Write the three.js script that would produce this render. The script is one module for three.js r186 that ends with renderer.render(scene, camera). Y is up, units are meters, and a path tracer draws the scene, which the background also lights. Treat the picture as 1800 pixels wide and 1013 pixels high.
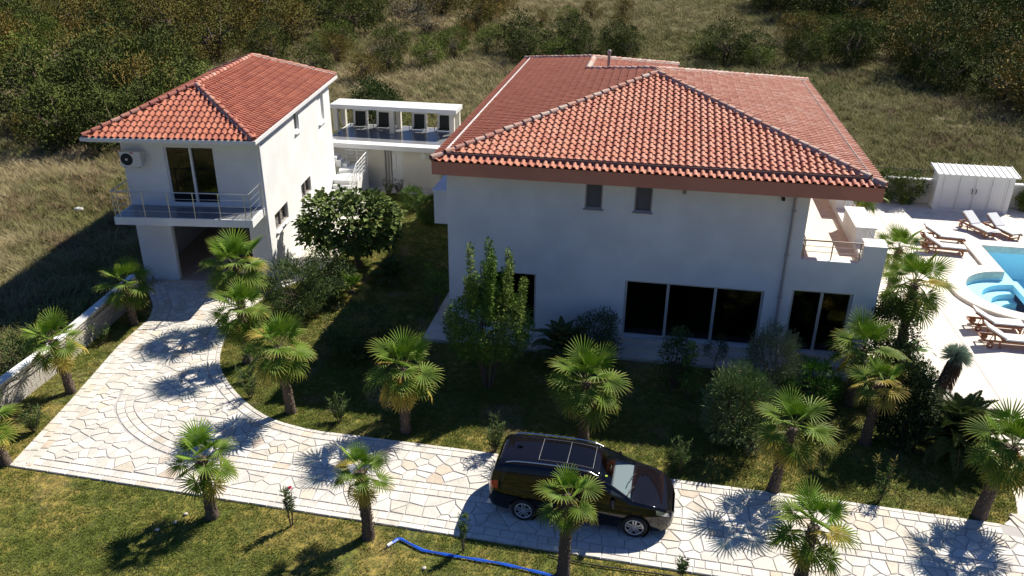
import * as THREE from 'three';
import { mergeGeometries, toCreasedNormals } from 'three/addons/utils/BufferGeometryUtils.js';
import { RoundedBoxGeometry } from 'three/addons/geometries/RoundedBoxGeometry.js';

// ---------- camera, sky, sun, exposure ----------
const scene = new THREE.Scene();
const camera = new THREE.PerspectiveCamera(38.44, 1800 / 1013, 0.5, 900);
camera.position.set(0, 15, 0);
camera.quaternion.setFromRotationMatrix(new THREE.Matrix4().makeBasis(
  new THREE.Vector3(0.98477213, 0.0093625, -0.1735978),
  new THREE.Vector3(-0.08215128, 0.90509044, -0.41720793),
  new THREE.Vector3(0.1532156, 0.42511602, 0.89207699)));
const renderer = new THREE.WebGLRenderer({ antialias: true });
renderer.toneMapping = THREE.LinearToneMapping;
renderer.toneMappingExposure = 1.65;
renderer.shadowMap.enabled = true;

const SUN = new THREE.Vector3(0.616, 1, -0.78).normalize();
{
  const w = 512, h = 256, d = new Float32Array(w * h * 4);
  for (let j = 0; j < h; j++) for (let i = 0; i < w; i++) {
    const el = ((j + 0.5) / h - 0.5) * Math.PI, az = ((i + 0.5) / w - 0.5) * 2 * Math.PI;
    const dir = new THREE.Vector3(Math.cos(az) * Math.cos(el), Math.sin(el), Math.sin(az) * Math.cos(el));
    const up = Math.max(0, dir.y), t = Math.pow(1 - up, 3.2), c = Math.max(0, dir.dot(SUN));
    const glow = 0.16 * Math.pow(c, 8) + 0.35 * Math.pow(c, 40);
    const k = (j * w + i) * 4;
    let r = 0.050 + 0.22 * t, g = 0.142 + 0.29 * t, b = 0.44 + 0.32 * t;
    r += glow * 0.55; g += glow * 0.55; b += glow * 0.52;
    if (dir.y < 0) { r = 0.17; g = 0.17; b = 0.12; }
    const S = 0.42;
    d[k] = r * S; d[k + 1] = g * S; d[k + 2] = b * S; d[k + 3] = 1;
  }
  const sky = new THREE.DataTexture(d, w, h, THREE.RGBAFormat, THREE.FloatType);
  sky.mapping = THREE.EquirectangularReflectionMapping;
  sky.magFilter = sky.minFilter = THREE.LinearFilter; sky.needsUpdate = true;
  scene.background = sky; scene.environment = sky;
}
const sun = new THREE.DirectionalLight(new THREE.Color(1, 0.94, 0.84), 4.7);
sun.position.copy(SUN).multiplyScalar(120).add(new THREE.Vector3(0, 0, -40));
sun.target.position.set(0, 0, -40);
sun.castShadow = true; sun.shadow.mapSize.set(4096, 4096); sun.shadow.radius = 1;
Object.assign(sun.shadow.camera, { left: -90, right: 90, top: 90, bottom: -90, near: 1, far: 320 });
scene.add(sun, sun.target);

// ---------- helpers ----------
function mulberry(a) { return () => { a |= 0; a = a + 0x6D2B79F5 | 0; let t = Math.imul(a ^ a >>> 15, 1 | a); t = t + Math.imul(t ^ t >>> 7, 61 | t) ^ t; return ((t ^ t >>> 14) >>> 0) / 4294967296; }; }
const V = (x, y, z) => new THREE.Vector3(x, y, z);
const lerp = (a, b, t) => a + (b - a) * t;
const clamp = (x, a = 0, b = 1) => Math.min(b, Math.max(a, x));
const smooth = (a, b, x) => { const t = clamp((x - a) / (b - a)); return t * t * (3 - 2 * t); };
function hash2(i, j, s) { let h = Math.imul(i, 374761393) ^ Math.imul(j, 668265263) ^ Math.imul(s | 0, 2147483647 - 98765); h = Math.imul(h ^ h >>> 13, 1274126177); return ((h ^ h >>> 16) >>> 0) / 4294967296; }
function vnoise(x, y, s = 0, per = 0) {
  const i = Math.floor(x), j = Math.floor(y), u = x - i, v = y - j, a = u * u * (3 - 2 * u), b = v * v * (3 - 2 * v);
  const W = per ? (k) => ((k % per) + per) % per : (k) => k;
  return lerp(lerp(hash2(W(i), W(j), s), hash2(W(i + 1), W(j), s), a), lerp(hash2(W(i), W(j + 1), s), hash2(W(i + 1), W(j + 1), s), a), b);
}
function fbm(x, y, oct = 4, s = 0, per = 0) { let t = 0, a = 0.5, n = 0; for (let o = 0; o < oct; o++) { t += a * vnoise(x, y, s + o * 17, per); n += a; a *= 0.5; x *= 2; y *= 2; if (per) per *= 2; } return t / n; }

const taken = {};
function numbered(n) { const k = taken[n] = (taken[n] ?? -1) + 1; return k ? n + '_' + String(k).padStart(3, '0') : n; }
function tag(o, label, category, group) { o.userData.label = label; o.userData.category = category; if (group) o.userData.group = group; return o; }
function thing(name, label, category, pos = [0, 0, 0], turn = 0, group) {
  const o = new THREE.Group(); o.name = numbered(name); scene.add(o);
  o.position.set(...pos); o.rotation.y = turn; return tag(o, label, category, group);
}
function copyOf(proto, pos, turn, scale, label, group) {
  const c = proto.clone(); c.name = numbered(proto.name.replace(/_\d{3}$/, '')); scene.add(c);
  c.userData = { ...proto.userData }; c.position.set(...pos); c.rotation.y = turn;
  if (scale) Array.isArray(scale) ? c.scale.set(...scale) : c.scale.setScalar(scale);
  if (label) c.userData.label = label; if (group) c.userData.group = group; return c;
}
// uv in metres from position and face direction
function metreUV(g) {
  const p = g.attributes.position, n = g.attributes.normal, uv = new Float32Array(p.count * 2);
  for (let i = 0; i < p.count; i++) {
    const ax = Math.abs(n.getX(i)), ay = Math.abs(n.getY(i)), az = Math.abs(n.getZ(i));
    if (ay >= ax && ay >= az) { uv[2 * i] = p.getX(i); uv[2 * i + 1] = p.getZ(i); }
    else if (ax > az) { uv[2 * i] = p.getZ(i); uv[2 * i + 1] = p.getY(i); }
    else { uv[2 * i] = p.getX(i); uv[2 * i + 1] = p.getY(i); }
  }
  g.setAttribute('uv', new THREE.BufferAttribute(uv, 2)); return g;
}
function join(list) {
  list = list.flat(9).map(g => { const q = g.index ? g.toNonIndexed() : g; for (const k of Object.keys(q.attributes)) if (!['position', 'normal'].includes(k)) q.deleteAttribute(k); return q; });
  return list.length === 1 ? list[0] : mergeGeometries(list);
}
function mesh(name, geos, mat, parent = scene, raw = false) {
  const g = raw ? geos : metreUV(join(Array.isArray(geos) ? geos : [geos]));
  const m = new THREE.Mesh(g, mat); m.castShadow = m.receiveShadow = true;
  m.name = parent === scene ? numbered(name) : name; parent.add(m); return m;
}
function struct(name, geos, mat, raw) { const m = mesh(name, geos, mat, scene, raw); m.userData.kind = 'structure'; return m; }
const X0 = V(1, 0, 0), Y0 = V(0, 1, 0), Z0 = V(0, 0, 1);
function box(w, h, d, x, y, z, ry = 0, rx = 0, rz = 0) { const g = new THREE.BoxGeometry(w, h, d); if (rx) g.rotateX(rx); if (rz) g.rotateZ(rz); if (ry) g.rotateY(ry); return g.translate(x, y, z); }
function boxAt(x0, x1, y0, y1, z0, z1) { return box(Math.abs(x1 - x0), Math.abs(y1 - y0), Math.abs(z1 - z0), (x0 + x1) / 2, (y0 + y1) / 2, (z0 + z1) / 2); }
function rbox(w, h, d, x, y, z, r = 0.02, ry = 0, rx = 0, rz = 0, seg = 2) { const g = new RoundedBoxGeometry(w, h, d, seg, Math.min(r, w / 2.01, h / 2.01, d / 2.01)); if (rx) g.rotateX(rx); if (rz) g.rotateZ(rz); if (ry) g.rotateY(ry); return g.translate(x, y, z); }
function bar(a, b, r0, r1 = r0, seg = 8) {
  const d = b.clone().sub(a), g = new THREE.CylinderGeometry(r1, r0, d.length(), seg, 1);
  return g.applyQuaternion(new THREE.Quaternion().setFromUnitVectors(Y0, d.normalize())).translate((a.x + b.x) / 2, (a.y + b.y) / 2, (a.z + b.z) / 2);
}
function tube(pts, r, seg = 24, rad = 6, closed = false, tension = 0.5) { return new THREE.TubeGeometry(new THREE.CatmullRomCurve3(pts, closed, 'catmullrom', tension), seg, r, rad, closed); }
function plate(outline, holes, th) { // upright sheet in the xy plane, front face at z = 0, going back to -th
  const s = new THREE.Shape(outline.map(p => new THREE.Vector2(...p)));
  for (const h of holes) s.holes.push(new THREE.Path([[h[0], h[2]], [h[1], h[2]], [h[1], h[3]], [h[0], h[3]]].map(p => new THREE.Vector2(...p))));
  return new THREE.ExtrudeGeometry(s, { depth: th, bevelEnabled: false }).translate(0, 0, -th);
}
function slab(pts, y0, y1, holes = []) { // level plate from a plan outline [x, z]
  const s = new THREE.Shape(pts.map(([x, z]) => new THREE.Vector2(x, -z)));
  for (const h of holes) s.holes.push(new THREE.Path(h.map(([x, z]) => new THREE.Vector2(x, -z))));
  return new THREE.ExtrudeGeometry(s, { depth: y1 - y0, bevelEnabled: false, curveSegments: 24 }).rotateX(-Math.PI / 2).translate(0, y0, 0);
}
function paint(g, c) { const n = g.attributes.position.count, a = new Float32Array(n * 3); for (let i = 0; i < n; i++) { a[3 * i] = c[0]; a[3 * i + 1] = c[1]; a[3 * i + 2] = c[2]; } g.setAttribute('color', new THREE.BufferAttribute(a, 3)); return g; }

// ---------- textures and materials ----------
function tex(size, rep, f, srgb = true) { // f(u, v) -> [r, g, b] sRGB 0..1, or one number
  const d = new Uint8Array(size * size * 4);
  for (let j = 0; j < size; j++) for (let i = 0; i < size; i++) {
    const c = f(i / size, j / size), k = (j * size + i) * 4;
    if (typeof c === 'number') d[k] = d[k + 1] = d[k + 2] = clamp(c) * 255; else for (let q = 0; q < 3; q++) d[k + q] = clamp(c[q]) * 255;
    d[k + 3] = 255;
  }
  const t = new THREE.DataTexture(d, size, size); t.wrapS = t.wrapT = THREE.RepeatWrapping; t.magFilter = THREE.LinearFilter; t.minFilter = THREE.LinearMipmapLinearFilter; t.generateMipmaps = true;
  if (srgb) t.colorSpace = THREE.SRGBColorSpace; t.repeat.set(1 / rep, 1 / rep); t.needsUpdate = true; return t;
}
const std = (o) => { const { rgb, ...q } = o; const m = new THREE.MeshStandardMaterial({ roughness: 0.8, ...q }); if (rgb) m.color.setRGB(...rgb); m.side = THREE.DoubleSide; return m; };
const phy = (o) => { const { rgb, ...q } = o; const m = new THREE.MeshPhysicalMaterial({ roughness: 0.5, ...q }); if (rgb) m.color.setRGB(...rgb); m.side = THREE.DoubleSide; return m; };
const grain = tex(512, 1.3, (u, v) => fbm(u * 48, v * 48, 4, 3, 48), false);
const blotch = tex(512, 5, (u, v) => { const a = fbm(u * 6, v * 6, 6, 5, 6); const g = 0.955 + 0.045 * smooth(0.25, 0.75, a); return [g, g, g * 0.995]; });
const stoneTex = tex(512, 2.3, (u, v) => { const a = fbm(u * 10, v * 10, 5, 9, 10), b = fbm(u * 64, v * 64, 2, 4, 64); const g = 0.92 + 0.08 * smooth(0.25, 0.75, a) - 0.06 * smooth(0.6, 0.9, b); return [g, g * 0.985, g * 0.96]; });
const M = {
  plaster: std({ rgb: [0.79, 0.79, 0.775], map: blotch, bumpMap: grain, bumpScale: 0.004, roughness: 0.92 }),
  annexWall: std({ rgb: [0.66, 0.62, 0.53], map: blotch, bumpMap: grain, bumpScale: 0.003, roughness: 0.92 }),
  whitePaint: std({ rgb: [0.76, 0.76, 0.74], map: blotch, roughness: 0.7 }),
  innerPale: std({ rgb: [0.52, 0.43, 0.36], map: blotch, roughness: 0.95 }),
  alu: std({ rgb: [0.50, 0.51, 0.51], roughness: 0.42, metalness: 0.35 }),
  frameTan: std({ rgb: [0.33, 0.30, 0.27], roughness: 0.5 }),
  steel: std({ rgb: [0.62, 0.62, 0.63], roughness: 0.28, metalness: 0.9 }),
  rustySteel: std({ rgb: [0.36, 0.29, 0.25], roughness: 0.42, metalness: 0.6 }),
  glass: phy({ rgb: [0.30, 0.32, 0.34], transmission: 1, thickness: 0, roughness: 0.015, ior: 1.5 }),
  insectScreen: std({ rgb: [0.10, 0.10, 0.115], roughness: 0.7, bumpMap: grain, bumpScale: 0.002 }),
  fascia: std({ rgb: [0.58, 0.235, 0.155], map: blotch, bumpMap: grain, bumpScale: 0.002, roughness: 0.85 }),
  gutterWhite: std({ rgb: [0.72, 0.71, 0.70], roughness: 0.5 }),
  gutterBrown: std({ rgb: [0.20, 0.12, 0.10], roughness: 0.6 }),
  gutterGrey: std({ rgb: [0.36, 0.33, 0.31], roughness: 0.55 }),
  mortar: std({ rgb: [0.44, 0.41, 0.37], bumpMap: grain, bumpScale: 0.02, map: blotch, roughness: 0.95 }),
  tile: std({ vertexColors: true, bumpMap: grain, bumpScale: 0.006, roughness: 0.72 }),
  roofDeck: std({ rgb: [0.16, 0.07, 0.05], roughness: 0.95 }),
  travertine: std({ rgb: [0.60, 0.55, 0.48], map: stoneTex, bumpMap: grain, bumpScale: 0.003, roughness: 0.6 }),
  deck: std({ rgb: [0.76, 0.715, 0.645], map: stoneTex, bumpMap: grain, bumpScale: 0.003, roughness: 0.75 }),
  stone: std({ vertexColors: true, map: stoneTex, bumpMap: grain, bumpScale: 0.006, roughness: 0.8 }),
  joint: std({ rgb: [0.43, 0.41, 0.385], bumpMap: grain, bumpScale: 0.006, roughness: 0.95 }),
  block: std({ vertexColors: true, map: blotch, bumpMap: grain, bumpScale: 0.02, roughness: 0.95 }),
  greyTile: std({ rgb: [0.20, 0.205, 0.215], roughness: 0.13 }),
  teak: std({ rgb: [0.27, 0.105, 0.048], bumpMap: grain, bumpScale: 0.003, roughness: 0.55 }),
  canvasWhite: std({ rgb: [0.70, 0.70, 0.69], bumpMap: grain, bumpScale: 0.004, roughness: 0.95 }),
  sling: std({ rgb: [0.025, 0.03, 0.03], roughness: 0.9 }),
  plasticWhite: std({ rgb: [0.66, 0.66, 0.64], roughness: 0.4 }),
  black: std({ rgb: [0.012, 0.012, 0.013], roughness: 0.6 }),
  iron: std({ rgb: [0.03, 0.028, 0.026], roughness: 0.6 }),
  poolPaint: std({ rgb: [0.56, 0.86, 0.95], roughness: 0.6 }),
  water: phy({ rgb: [0.80, 0.96, 1.0], transmission: 1, thickness: 0, roughness: 0.03, ior: 1.33, bumpMap: tex(256, 2.2, (u, v) => fbm(u * 12, v * 12, 3, 7, 12), false), bumpScale: 0.02 }),
  bark: std({ rgb: [0.15, 0.11, 0.08], bumpMap: grain, bumpScale: 0.03, roughness: 0.95 }),
  leaf: phy({ vertexColors: true, roughness: 0.6, specularIntensity: 0.35 }),
  frond: phy({ vertexColors: true, roughness: 0.62, specularIntensity: 0.4, transmission: 0.25, thickness: 0 }),
  leafFar: phy({ vertexColors: true, roughness: 0.8, specularIntensity: 0.2 }),
  grass: phy({ rgb: [1, 1, 1], roughness: 0.9, specularIntensity: 0.15 }),
};
// ---------- the ground ----------
const POOL = { x0: 16.0, x1: 25, z0: -40.35, z1: -32.7, cx: 16.0, cz: -34.9, r: 2.2 };
function poolOutline(off) { // plan of the basin, grown by off
  const p = [], r = POOL.r + off;
  p.push([POOL.x1 + off, POOL.z1 + off]);
  for (let k = 0; k <= 28; k++) { const a = Math.PI / 2 + Math.PI * k / 28; p.push([POOL.cx + r * Math.cos(a), POOL.cz + r * Math.sin(a)]); }
  if (off > 0) { p.pop(); p.push([POOL.x0 - off, POOL.cz - Math.sqrt(r * r - off * off)]); }
  p.push([POOL.x0 - off, POOL.z0 - off], [POOL.x1 + off, POOL.z0 - off]);
  return p;
}
const fieldMap = (x, z) => { // share of straw, green and bare soil in the meadow, by place
  const a = fbm(x * 0.055, z * 0.055, 4, 21), b = fbm(x * 0.31, z * 0.31, 4, 31), c = fbm(x * 1.3, z * 1.3, 3, 41);
  return { straw: smooth(0.38, 0.66, 0.5 * a + 0.35 * b + 0.15 * c) * (1 - 0.45 * smooth(-44, -54, z) * smooth(-30, -12, x)), soil: smooth(0.56, 0.72, 0.45 * b + 0.35 * c + 0.2 * fbm(x * 0.09, z * 0.09, 3, 51)) };
};
{
  const big = 240, N = 1024, d = new Uint8Array(N * N * 4);
  for (let j = 0; j < N; j++) for (let i = 0; i < N; i++) {
    const x = (i / N - 0.5) * big, z = -((j / N) * big) + 10, f = fieldMap(x, z), s = fbm(x * 4.1, z * 4.1, 2, 61), k = (j * N + i) * 4;
    const g = 0.75 + 0.5 * s, r0 = lerp(0.35, 0.53, f.straw), g0 = lerp(0.335, 0.475, f.straw), b0 = lerp(0.20, 0.33, f.straw);
    d[k] = 255 * clamp(lerp(r0, 0.46, f.soil) * g); d[k + 1] = 255 * clamp(lerp(g0, 0.39, f.soil) * g); d[k + 2] = 255 * clamp(lerp(b0, 0.29, f.soil) * g); d[k + 3] = 255;
  }
  const t = new THREE.DataTexture(d, N, N); t.colorSpace = THREE.SRGBColorSpace; t.magFilter = THREE.LinearFilter; t.wrapS = t.wrapT = THREE.MirroredRepeatWrapping; t.needsUpdate = true;
  const s = new THREE.Shape([[-420, -60], [420, -60], [420, 600], [-420, 600]].map(p => new THREE.Vector2(...p)));
  s.holes.push(new THREE.Path(poolOutline(0.3).map(([x, z]) => new THREE.Vector2(x, -z))));
  const g = new THREE.ShapeGeometry(s).rotateX(-Math.PI / 2).translate(0, -0.03, 0), p = g.attributes.position, uv = g.attributes.uv;
  for (let i = 0; i < p.count; i++) uv.setXY(i, p.getX(i) / big + 0.5, (10 - p.getZ(i)) / big);
  struct('meadow_ground', g, std({ map: t, roughness: 0.95, bumpMap: grain, bumpScale: 0.02 }), true);
}
const lawnSoil = (x, z) => smooth(0.60, 0.68, 0.6 * fbm(x * 0.5, z * 0.5, 3, 171) + 0.4 * fbm(x * 1.9, z * 1.9, 3, 181));
const lawnTone = (x, z) => { const a = fbm(x * 0.35, z * 0.35, 4, 71), b = fbm(x * 1.7, z * 1.7, 3, 81), c = fbm(x * 6, z * 6, 2, 91); return smooth(0.46, 0.72, 0.42 * a + 0.36 * b + 0.22 * c); };
const lawnTex = tex(1024, 9, (u, v) => { const P = 9, x = u * P, z = v * P, a = fbm(u * 4, v * 4, 4, 71, 4), b = fbm(u * 16, v * 16, 3, 81, 16), c = fbm(u * 110, v * 110, 3, 91, 110), s = smooth(0.40, 0.66, 0.45 * a + 0.35 * b + 0.2 * c), g = 0.7 + 0.6 * c; return [lerp(0.33, 0.52, s) * g, lerp(0.36, 0.46, s) * g, lerp(0.11, 0.22, s) * g]; });
M.lawn = std({ map: lawnTex, roughness: 0.95, bumpMap: grain, bumpScale: 0.02 });

// paved drive: edges and middle band as plan curves
const curveOf = (pts) => { const c = new THREE.CatmullRomCurve3(pts.map(([x, z]) => V(x, 0, z)), false, 'centripetal'), n = Math.ceil(c.getLength() / 0.12), P = c.getSpacedPoints(n).map(p => [p.x, p.z]); return P; };
const poly = (pts) => { const P = []; for (let i = 0; i + 1 < pts.length; i++) { const [a, b] = [pts[i], pts[i + 1]], n = Math.ceil(Math.hypot(b[0] - a[0], b[1] - a[1]) / 0.12); for (let k = 0; k < n; k++) P.push([lerp(a[0], b[0], k / n), lerp(a[1], b[1], k / n)]); } P.push(pts.at(-1)); return P; };
const LOW = poly([[-17.58, -16.66], [16, -15.52]]);
const INNER = curveOf([[9.95, -19.32], [6.27, -19.5], [1.64, -19.6], [-3.36, -19.84], [-8.0, -19.95], [-9.85, -20.02], [-11.36, -20.42], [-13.05, -21.6], [-14.45, -23.2], [-15.2, -25.1], [-15.4, -27.2], [-15.1, -29.2], [-14.2, -31.0], [-13.9, -34], [-14.6, -39], [-15.2, -42.4]]);
const LEFT = poly([[-17.58, -16.66], [-18.06, -19.94], [-18.72, -23.6], [-18.85, -25.9], [-19.3, -26.9], [-21.1, -29.18]]);
const WALLF = poly([[-21.1, -29.18], [-15.5, -29.92]]), WALLS = poly([[-15.5, -29.92], [-17.05, -42.2]]);
const BAND = curveOf([[-17.5, -29.4], [-17.05, -26.4], [-16.75, -24], [-16.55, -22.2], [-16.48, -21.1], [-16.15, -20.1], [-15.2, -19.15], [-13.83, -18.42], [-12.4, -18.1], [-11, -18.02], [-8, -17.93], [-3, -17.83], [1.6, -17.7], [6, -17.58], [16, -17.28]]);
const driveOutline = [...LOW.filter((_, i) => i % 40 === 0), [16, -15.52], [16, -18.9], [10.6, -19.2], ...INNER.filter((_, i) => i % 4 === 0), [-15.2, -42.4], [-17.05, -42.2], [-15.5, -29.92], [-21.1, -29.18], [-19.3, -26.9], [-18.85, -25.9], [-18.72, -23.6], [-18.06, -19.94]];
const inPoly = (p, P) => { let c = false; for (let i = 0, j = P.length - 1; i < P.length; j = i++) { const [xi, yi] = P[i], [xj, yj] = P[j]; if ((yi > p[1]) !== (yj > p[1]) && p[0] < (xj - xi) * (p[1] - yi) / (yj - yi) + xi) c = !c; } return c; };
const nearest = (p, C) => { let b = 1e9, k = 0; for (let i = 0; i < C.length; i++) { const d = (C[i][0] - p[0]) ** 2 + (C[i][1] - p[1]) ** 2; if (d < b) { b = d; k = i; } } return [Math.sqrt(b), k]; };
const DECK = [[8.02, -27.35], [9.6, -29.2], [10.0, -28.4], [10.0, -25.6], [10.25, -23.4], [10.72, -21.6], [10.82, -20.7], [10.62, -19.9], [10.1, -19.36], [10.6, -19.2], [16, -18.9], [16, -17], [60, -17], [60, -46.6], [8.02, -46.6]];
{
  const lawnHoles = [driveOutline];
  const front = [...LOW.filter((_, i) => i % 40 === 0), [16, -15.52], [16, 6], [-60, 6], [-60, -14], [-22, -16], [-19.7, -17.4], [-19.75, -22], [-20.3, -27.2], [-21.1, -29.18], [-19.3, -26.9], [-18.85, -25.9], [-18.72, -23.6], [-18.06, -19.94]].reverse();
  struct('front_lawn', slab(front, -0.025, 0.0), M.lawn);
  const rear = [...INNER.filter((_, i) => i % 4 === 0), [-15.2, -42.5], [-11.4, -42.6], [-7.9, -46], [-7.9, -26.2], [8.0, -26.2], [8.0, -27.2], [9.6, -29.2], [10.0, -28.4], [10.0, -25.6], [10.25, -23.4], [10.72, -21.6], [10.82, -20.7], [10.62, -19.9], [10.1, -19.36]];
  struct('garden_lawn', slab(rear, -0.025, 0.0), M.lawn);
  struct('pool_deck', slab(DECK, -0.05, 0.02, [poolOutline(0.55).reverse()]), M.deck);
}
struct('house_apron', [slab([[-7.9, -26.27], [8.0, -26.27], [8.0, -27.2], [-7.9, -27.2]], -0.05, 0.1), slab([[-7.9, -27.2], [-7.15, -27.2], [-7.15, -46], [-7.9, -46]], -0.05, 0.1)], M.travertine);
const drive = struct('driveway', slab(driveOutline, -0.05, 0.035), M.joint);
{
  const R = mulberry(77), stones = [];
  const TINT = [[0.70, 0.68, 0.635], [0.73, 0.715, 0.68], [0.68, 0.65, 0.59], [0.75, 0.735, 0.705], [0.70, 0.68, 0.64], [0.665, 0.61, 0.52], [0.69, 0.665, 0.615], [0.64, 0.55, 0.455]];
  function prism(P, y0, y1, c) { // low stone with worn edges
    let cx = 0, cz = 0; for (const p of P) { cx += p[0] / P.length; cz += p[1] / P.length; }
    const pos = [], b = 0.012, n = P.length, tilt = [(R() - 0.5) * 0.012, (R() - 0.5) * 0.012];
    const top = P.map(([x, z]) => { const dx = cx - x, dz = cz - z, l = Math.hypot(dx, dz); return [x + dx / l * b, y1 + dx * tilt[0] + dz * tilt[1], z + dz / l * b]; });
    const mid = P.map(([x, z], i) => [x, top[i][1] - 0.008, z]), bot = P.map(([x, z]) => [x, y0, z]), c0 = [cx, y1, cz];
    for (let i = 0; i < n; i++) { const j = (i + 1) % n; pos.push(...c0, ...top[i], ...top[j]); for (const [A, B] of [[top, mid], [mid, bot]]) pos.push(...A[i], ...B[i], ...A[j], ...A[j], ...B[i], ...B[j]); }
    const g = new THREE.BufferGeometry(); g.setAttribute('position', new THREE.Float32BufferAttribute(pos, 3)); g.computeVertexNormals(); metreUV(g);
    const t = TINT[Math.floor(R() * R() * 1.15 * TINT.length) % TINT.length], k = 0.88 + 0.17 * R(); paint(g, t.map(v => v * k)); return g;
  }
  const ccw = (P) => { let a = 0; for (let i = 0; i < P.length; i++) { const q = P[(i + 1) % P.length]; a += P[i][0] * q[1] - q[0] * P[i][1]; } return a > 0 ? P.reverse() : P; };
  const put = (P, kind) => { if (P.length < 3) return; let a = 0, cx = 0, cz = 0; for (let i = 0; i < P.length; i++) { const q = P[(i + 1) % P.length]; a += P[i][0] * q[1] - q[0] * P[i][1]; cx += P[i][0] / P.length; cz += P[i][1] / P.length; } a = Math.abs(a) / 2; if (a < 0.012) return;
    const y = 0.052 + R() * 0.008; stones.push({ kind, g: prism(ccw(P), 0.02, y), s: a / (cx * cx + cz * cz + 225) }); };
  // courses of cut stones along a curve, between two offsets to its left
  function course(C, o0, o1, len, kind) {
    let s = 0, i = 0; const at = (s) => { const k = clamp(s / 0.12, 0, C.length - 1.001), a = Math.floor(k), t = k - a, p = [lerp(C[a][0], C[a + 1][0], t), lerp(C[a][1], C[a + 1][1], t)], d = [C[Math.min(a + 2, C.length - 1)][0] - C[Math.max(a - 1, 0)][0], C[Math.min(a + 2, C.length - 1)][1] - C[Math.max(a - 1, 0)][1]], l = Math.hypot(...d); return { p, n: [d[1] / l, -d[0] / l] }; };
    const total = (C.length - 1) * 0.12;
    while (s < total - 0.1) {
      const L = Math.min(len * (0.72 + 0.62 * R()), total - s), j = 0.011, a = at(s + j), b = at(s + L - j), m = at(s + L / 2), q = (e, o) => [e.p[0] + e.n[0] * o, e.p[1] + e.n[1] * o];
      put([q(a, o0 + j), q(m, o0 + j), q(b, o0 + j), q(b, o1 - j), q(m, o1 - j), q(a, o1 - j)], kind); s += L;
    }
  }
  course(LOW, 0.0, 0.19, 0.58, 'kerb_stone'); course(LOW, 0.19, 0.47, 0.36, 'cut_stone');
  const LEFTR = [...LEFT].reverse(); course(LEFTR, 0.0, 0.2, 0.5, 'kerb_stone'); course(LEFTR, 0.2, 0.44, 0.36, 'cut_stone'); course(LEFTR, 0.44, 0.68, 0.36, 'cut_stone');
  const INM = INNER.filter((p) => p[1] > -31); course(INM, 0.0, 0.15, 0.5, 'kerb_stone'); course(INM, 0.15, 0.42, 0.42, 'cut_stone');
  course(BAND, -0.25, 0.0, 0.36, 'cut_stone'); course(BAND, 0.0, 0.25, 0.36, 'cut_stone');
  // broken flags between them: shrunk cells round scattered points
  const off = (C, o) => C.map((p, i) => { const a = C[Math.max(i - 1, 0)], b = C[Math.min(i + 1, C.length - 1)], d = [b[0] - a[0], b[1] - a[1]], l = Math.hypot(...d); return [p[0] + d[1] / l * o, p[1] - d[0] / l * o]; });
  const edges = [off(LOW, 0.48), off(LEFTR, 0.69), [...off(INM, 0.43), ...INNER.filter(p => p[1] <= -31)], off(BAND, 0.26), off(BAND, -0.26), WALLF, WALLS];
  const sites = [], G = 0.315;
  for (let i = -70; i < 55; i++) for (let j = -148; j < -52; j++) {
    if (R() < 0.18) continue;
    const p = [(i + 0.5 * (j & 1) + 0.92 * (R() - 0.5)) * G, (j + 0.92 * (R() - 0.5)) * G * 0.92];
    if (!inPoly(p, driveOutline) || nearest(p, BAND)[0] < 0.33 || nearest(p, LOW)[0] < 0.54 || nearest(p, LEFT)[0] < 0.74) continue;
    if (p[1] > -31 && nearest(p, INM)[0] < 0.48) continue;
    if (sites.some(q => (q[0] - p[0]) ** 2 + (q[1] - p[1]) ** 2 < 0.028)) continue;
    sites.push(p);
  }
  const clip = (P, a, b, c) => { const o = []; for (let i = 0; i < P.length; i++) { const p = P[i], q = P[(i + 1) % P.length], dp = a * p[0] + b * p[1] - c, dq = a * q[0] + b * q[1] - c; if (dp <= 0) o.push(p); if ((dp < 0 && dq > 0) || (dp > 0 && dq < 0)) { const t = dp / (dp - dq); o.push([lerp(p[0], q[0], t), lerp(p[1], q[1], t)]); } } return o; };
  for (const p of sites) {
    let P = [[-0.7, -0.7], [0.7, -0.7], [0.7, 0.7], [-0.7, 0.7]].map(q => [p[0] + q[0], p[1] + q[1]]); const gap = 0.010 + 0.008 * R();
    for (const q of sites) { const dx = q[0] - p[0], dz = q[1] - p[1], d2 = dx * dx + dz * dz; if (d2 === 0 || d2 > 2.4) continue; const d = Math.sqrt(d2); P = clip(P, dx / d, dz / d, (dx * (p[0] + q[0]) / 2 + dz * (p[1] + q[1]) / 2) / d - gap); if (P.length < 3) break; }
    for (const C of edges) {
      const [d, k] = nearest(p, C); if (d > 1.3) continue;
      for (const kk of [k, k - 4, k + 4]) { const c = C[clamp(kk, 0, C.length - 1)], a = C[clamp(kk - 1, 0, C.length - 1)], b = C[clamp(kk + 1, 0, C.length - 1)]; let n = [b[1] - a[1], a[0] - b[0]]; const l = Math.hypot(...n) || 1; n = [n[0] / l, n[1] / l]; let s = n[0] * (c[0] - p[0]) + n[1] * (c[1] - p[1]); if (kk !== k && s * s < d * d * 0.5) continue; if (s < 0) { n = [-n[0], -n[1]]; } P = clip(P, n[0], n[1], n[0] * c[0] + n[1] * c[1] - gap); if (P.length < 3) break; }
      if (P.length < 3) break;
    }
    // worn corners: drop vertices that sit almost on one another
    P = P.filter((q, i) => { const r = P[(i + 1) % P.length]; return Math.hypot(q[0] - r[0], q[1] - r[1]) > 0.05; });
    put(P, 'flagstone');
  }
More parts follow.
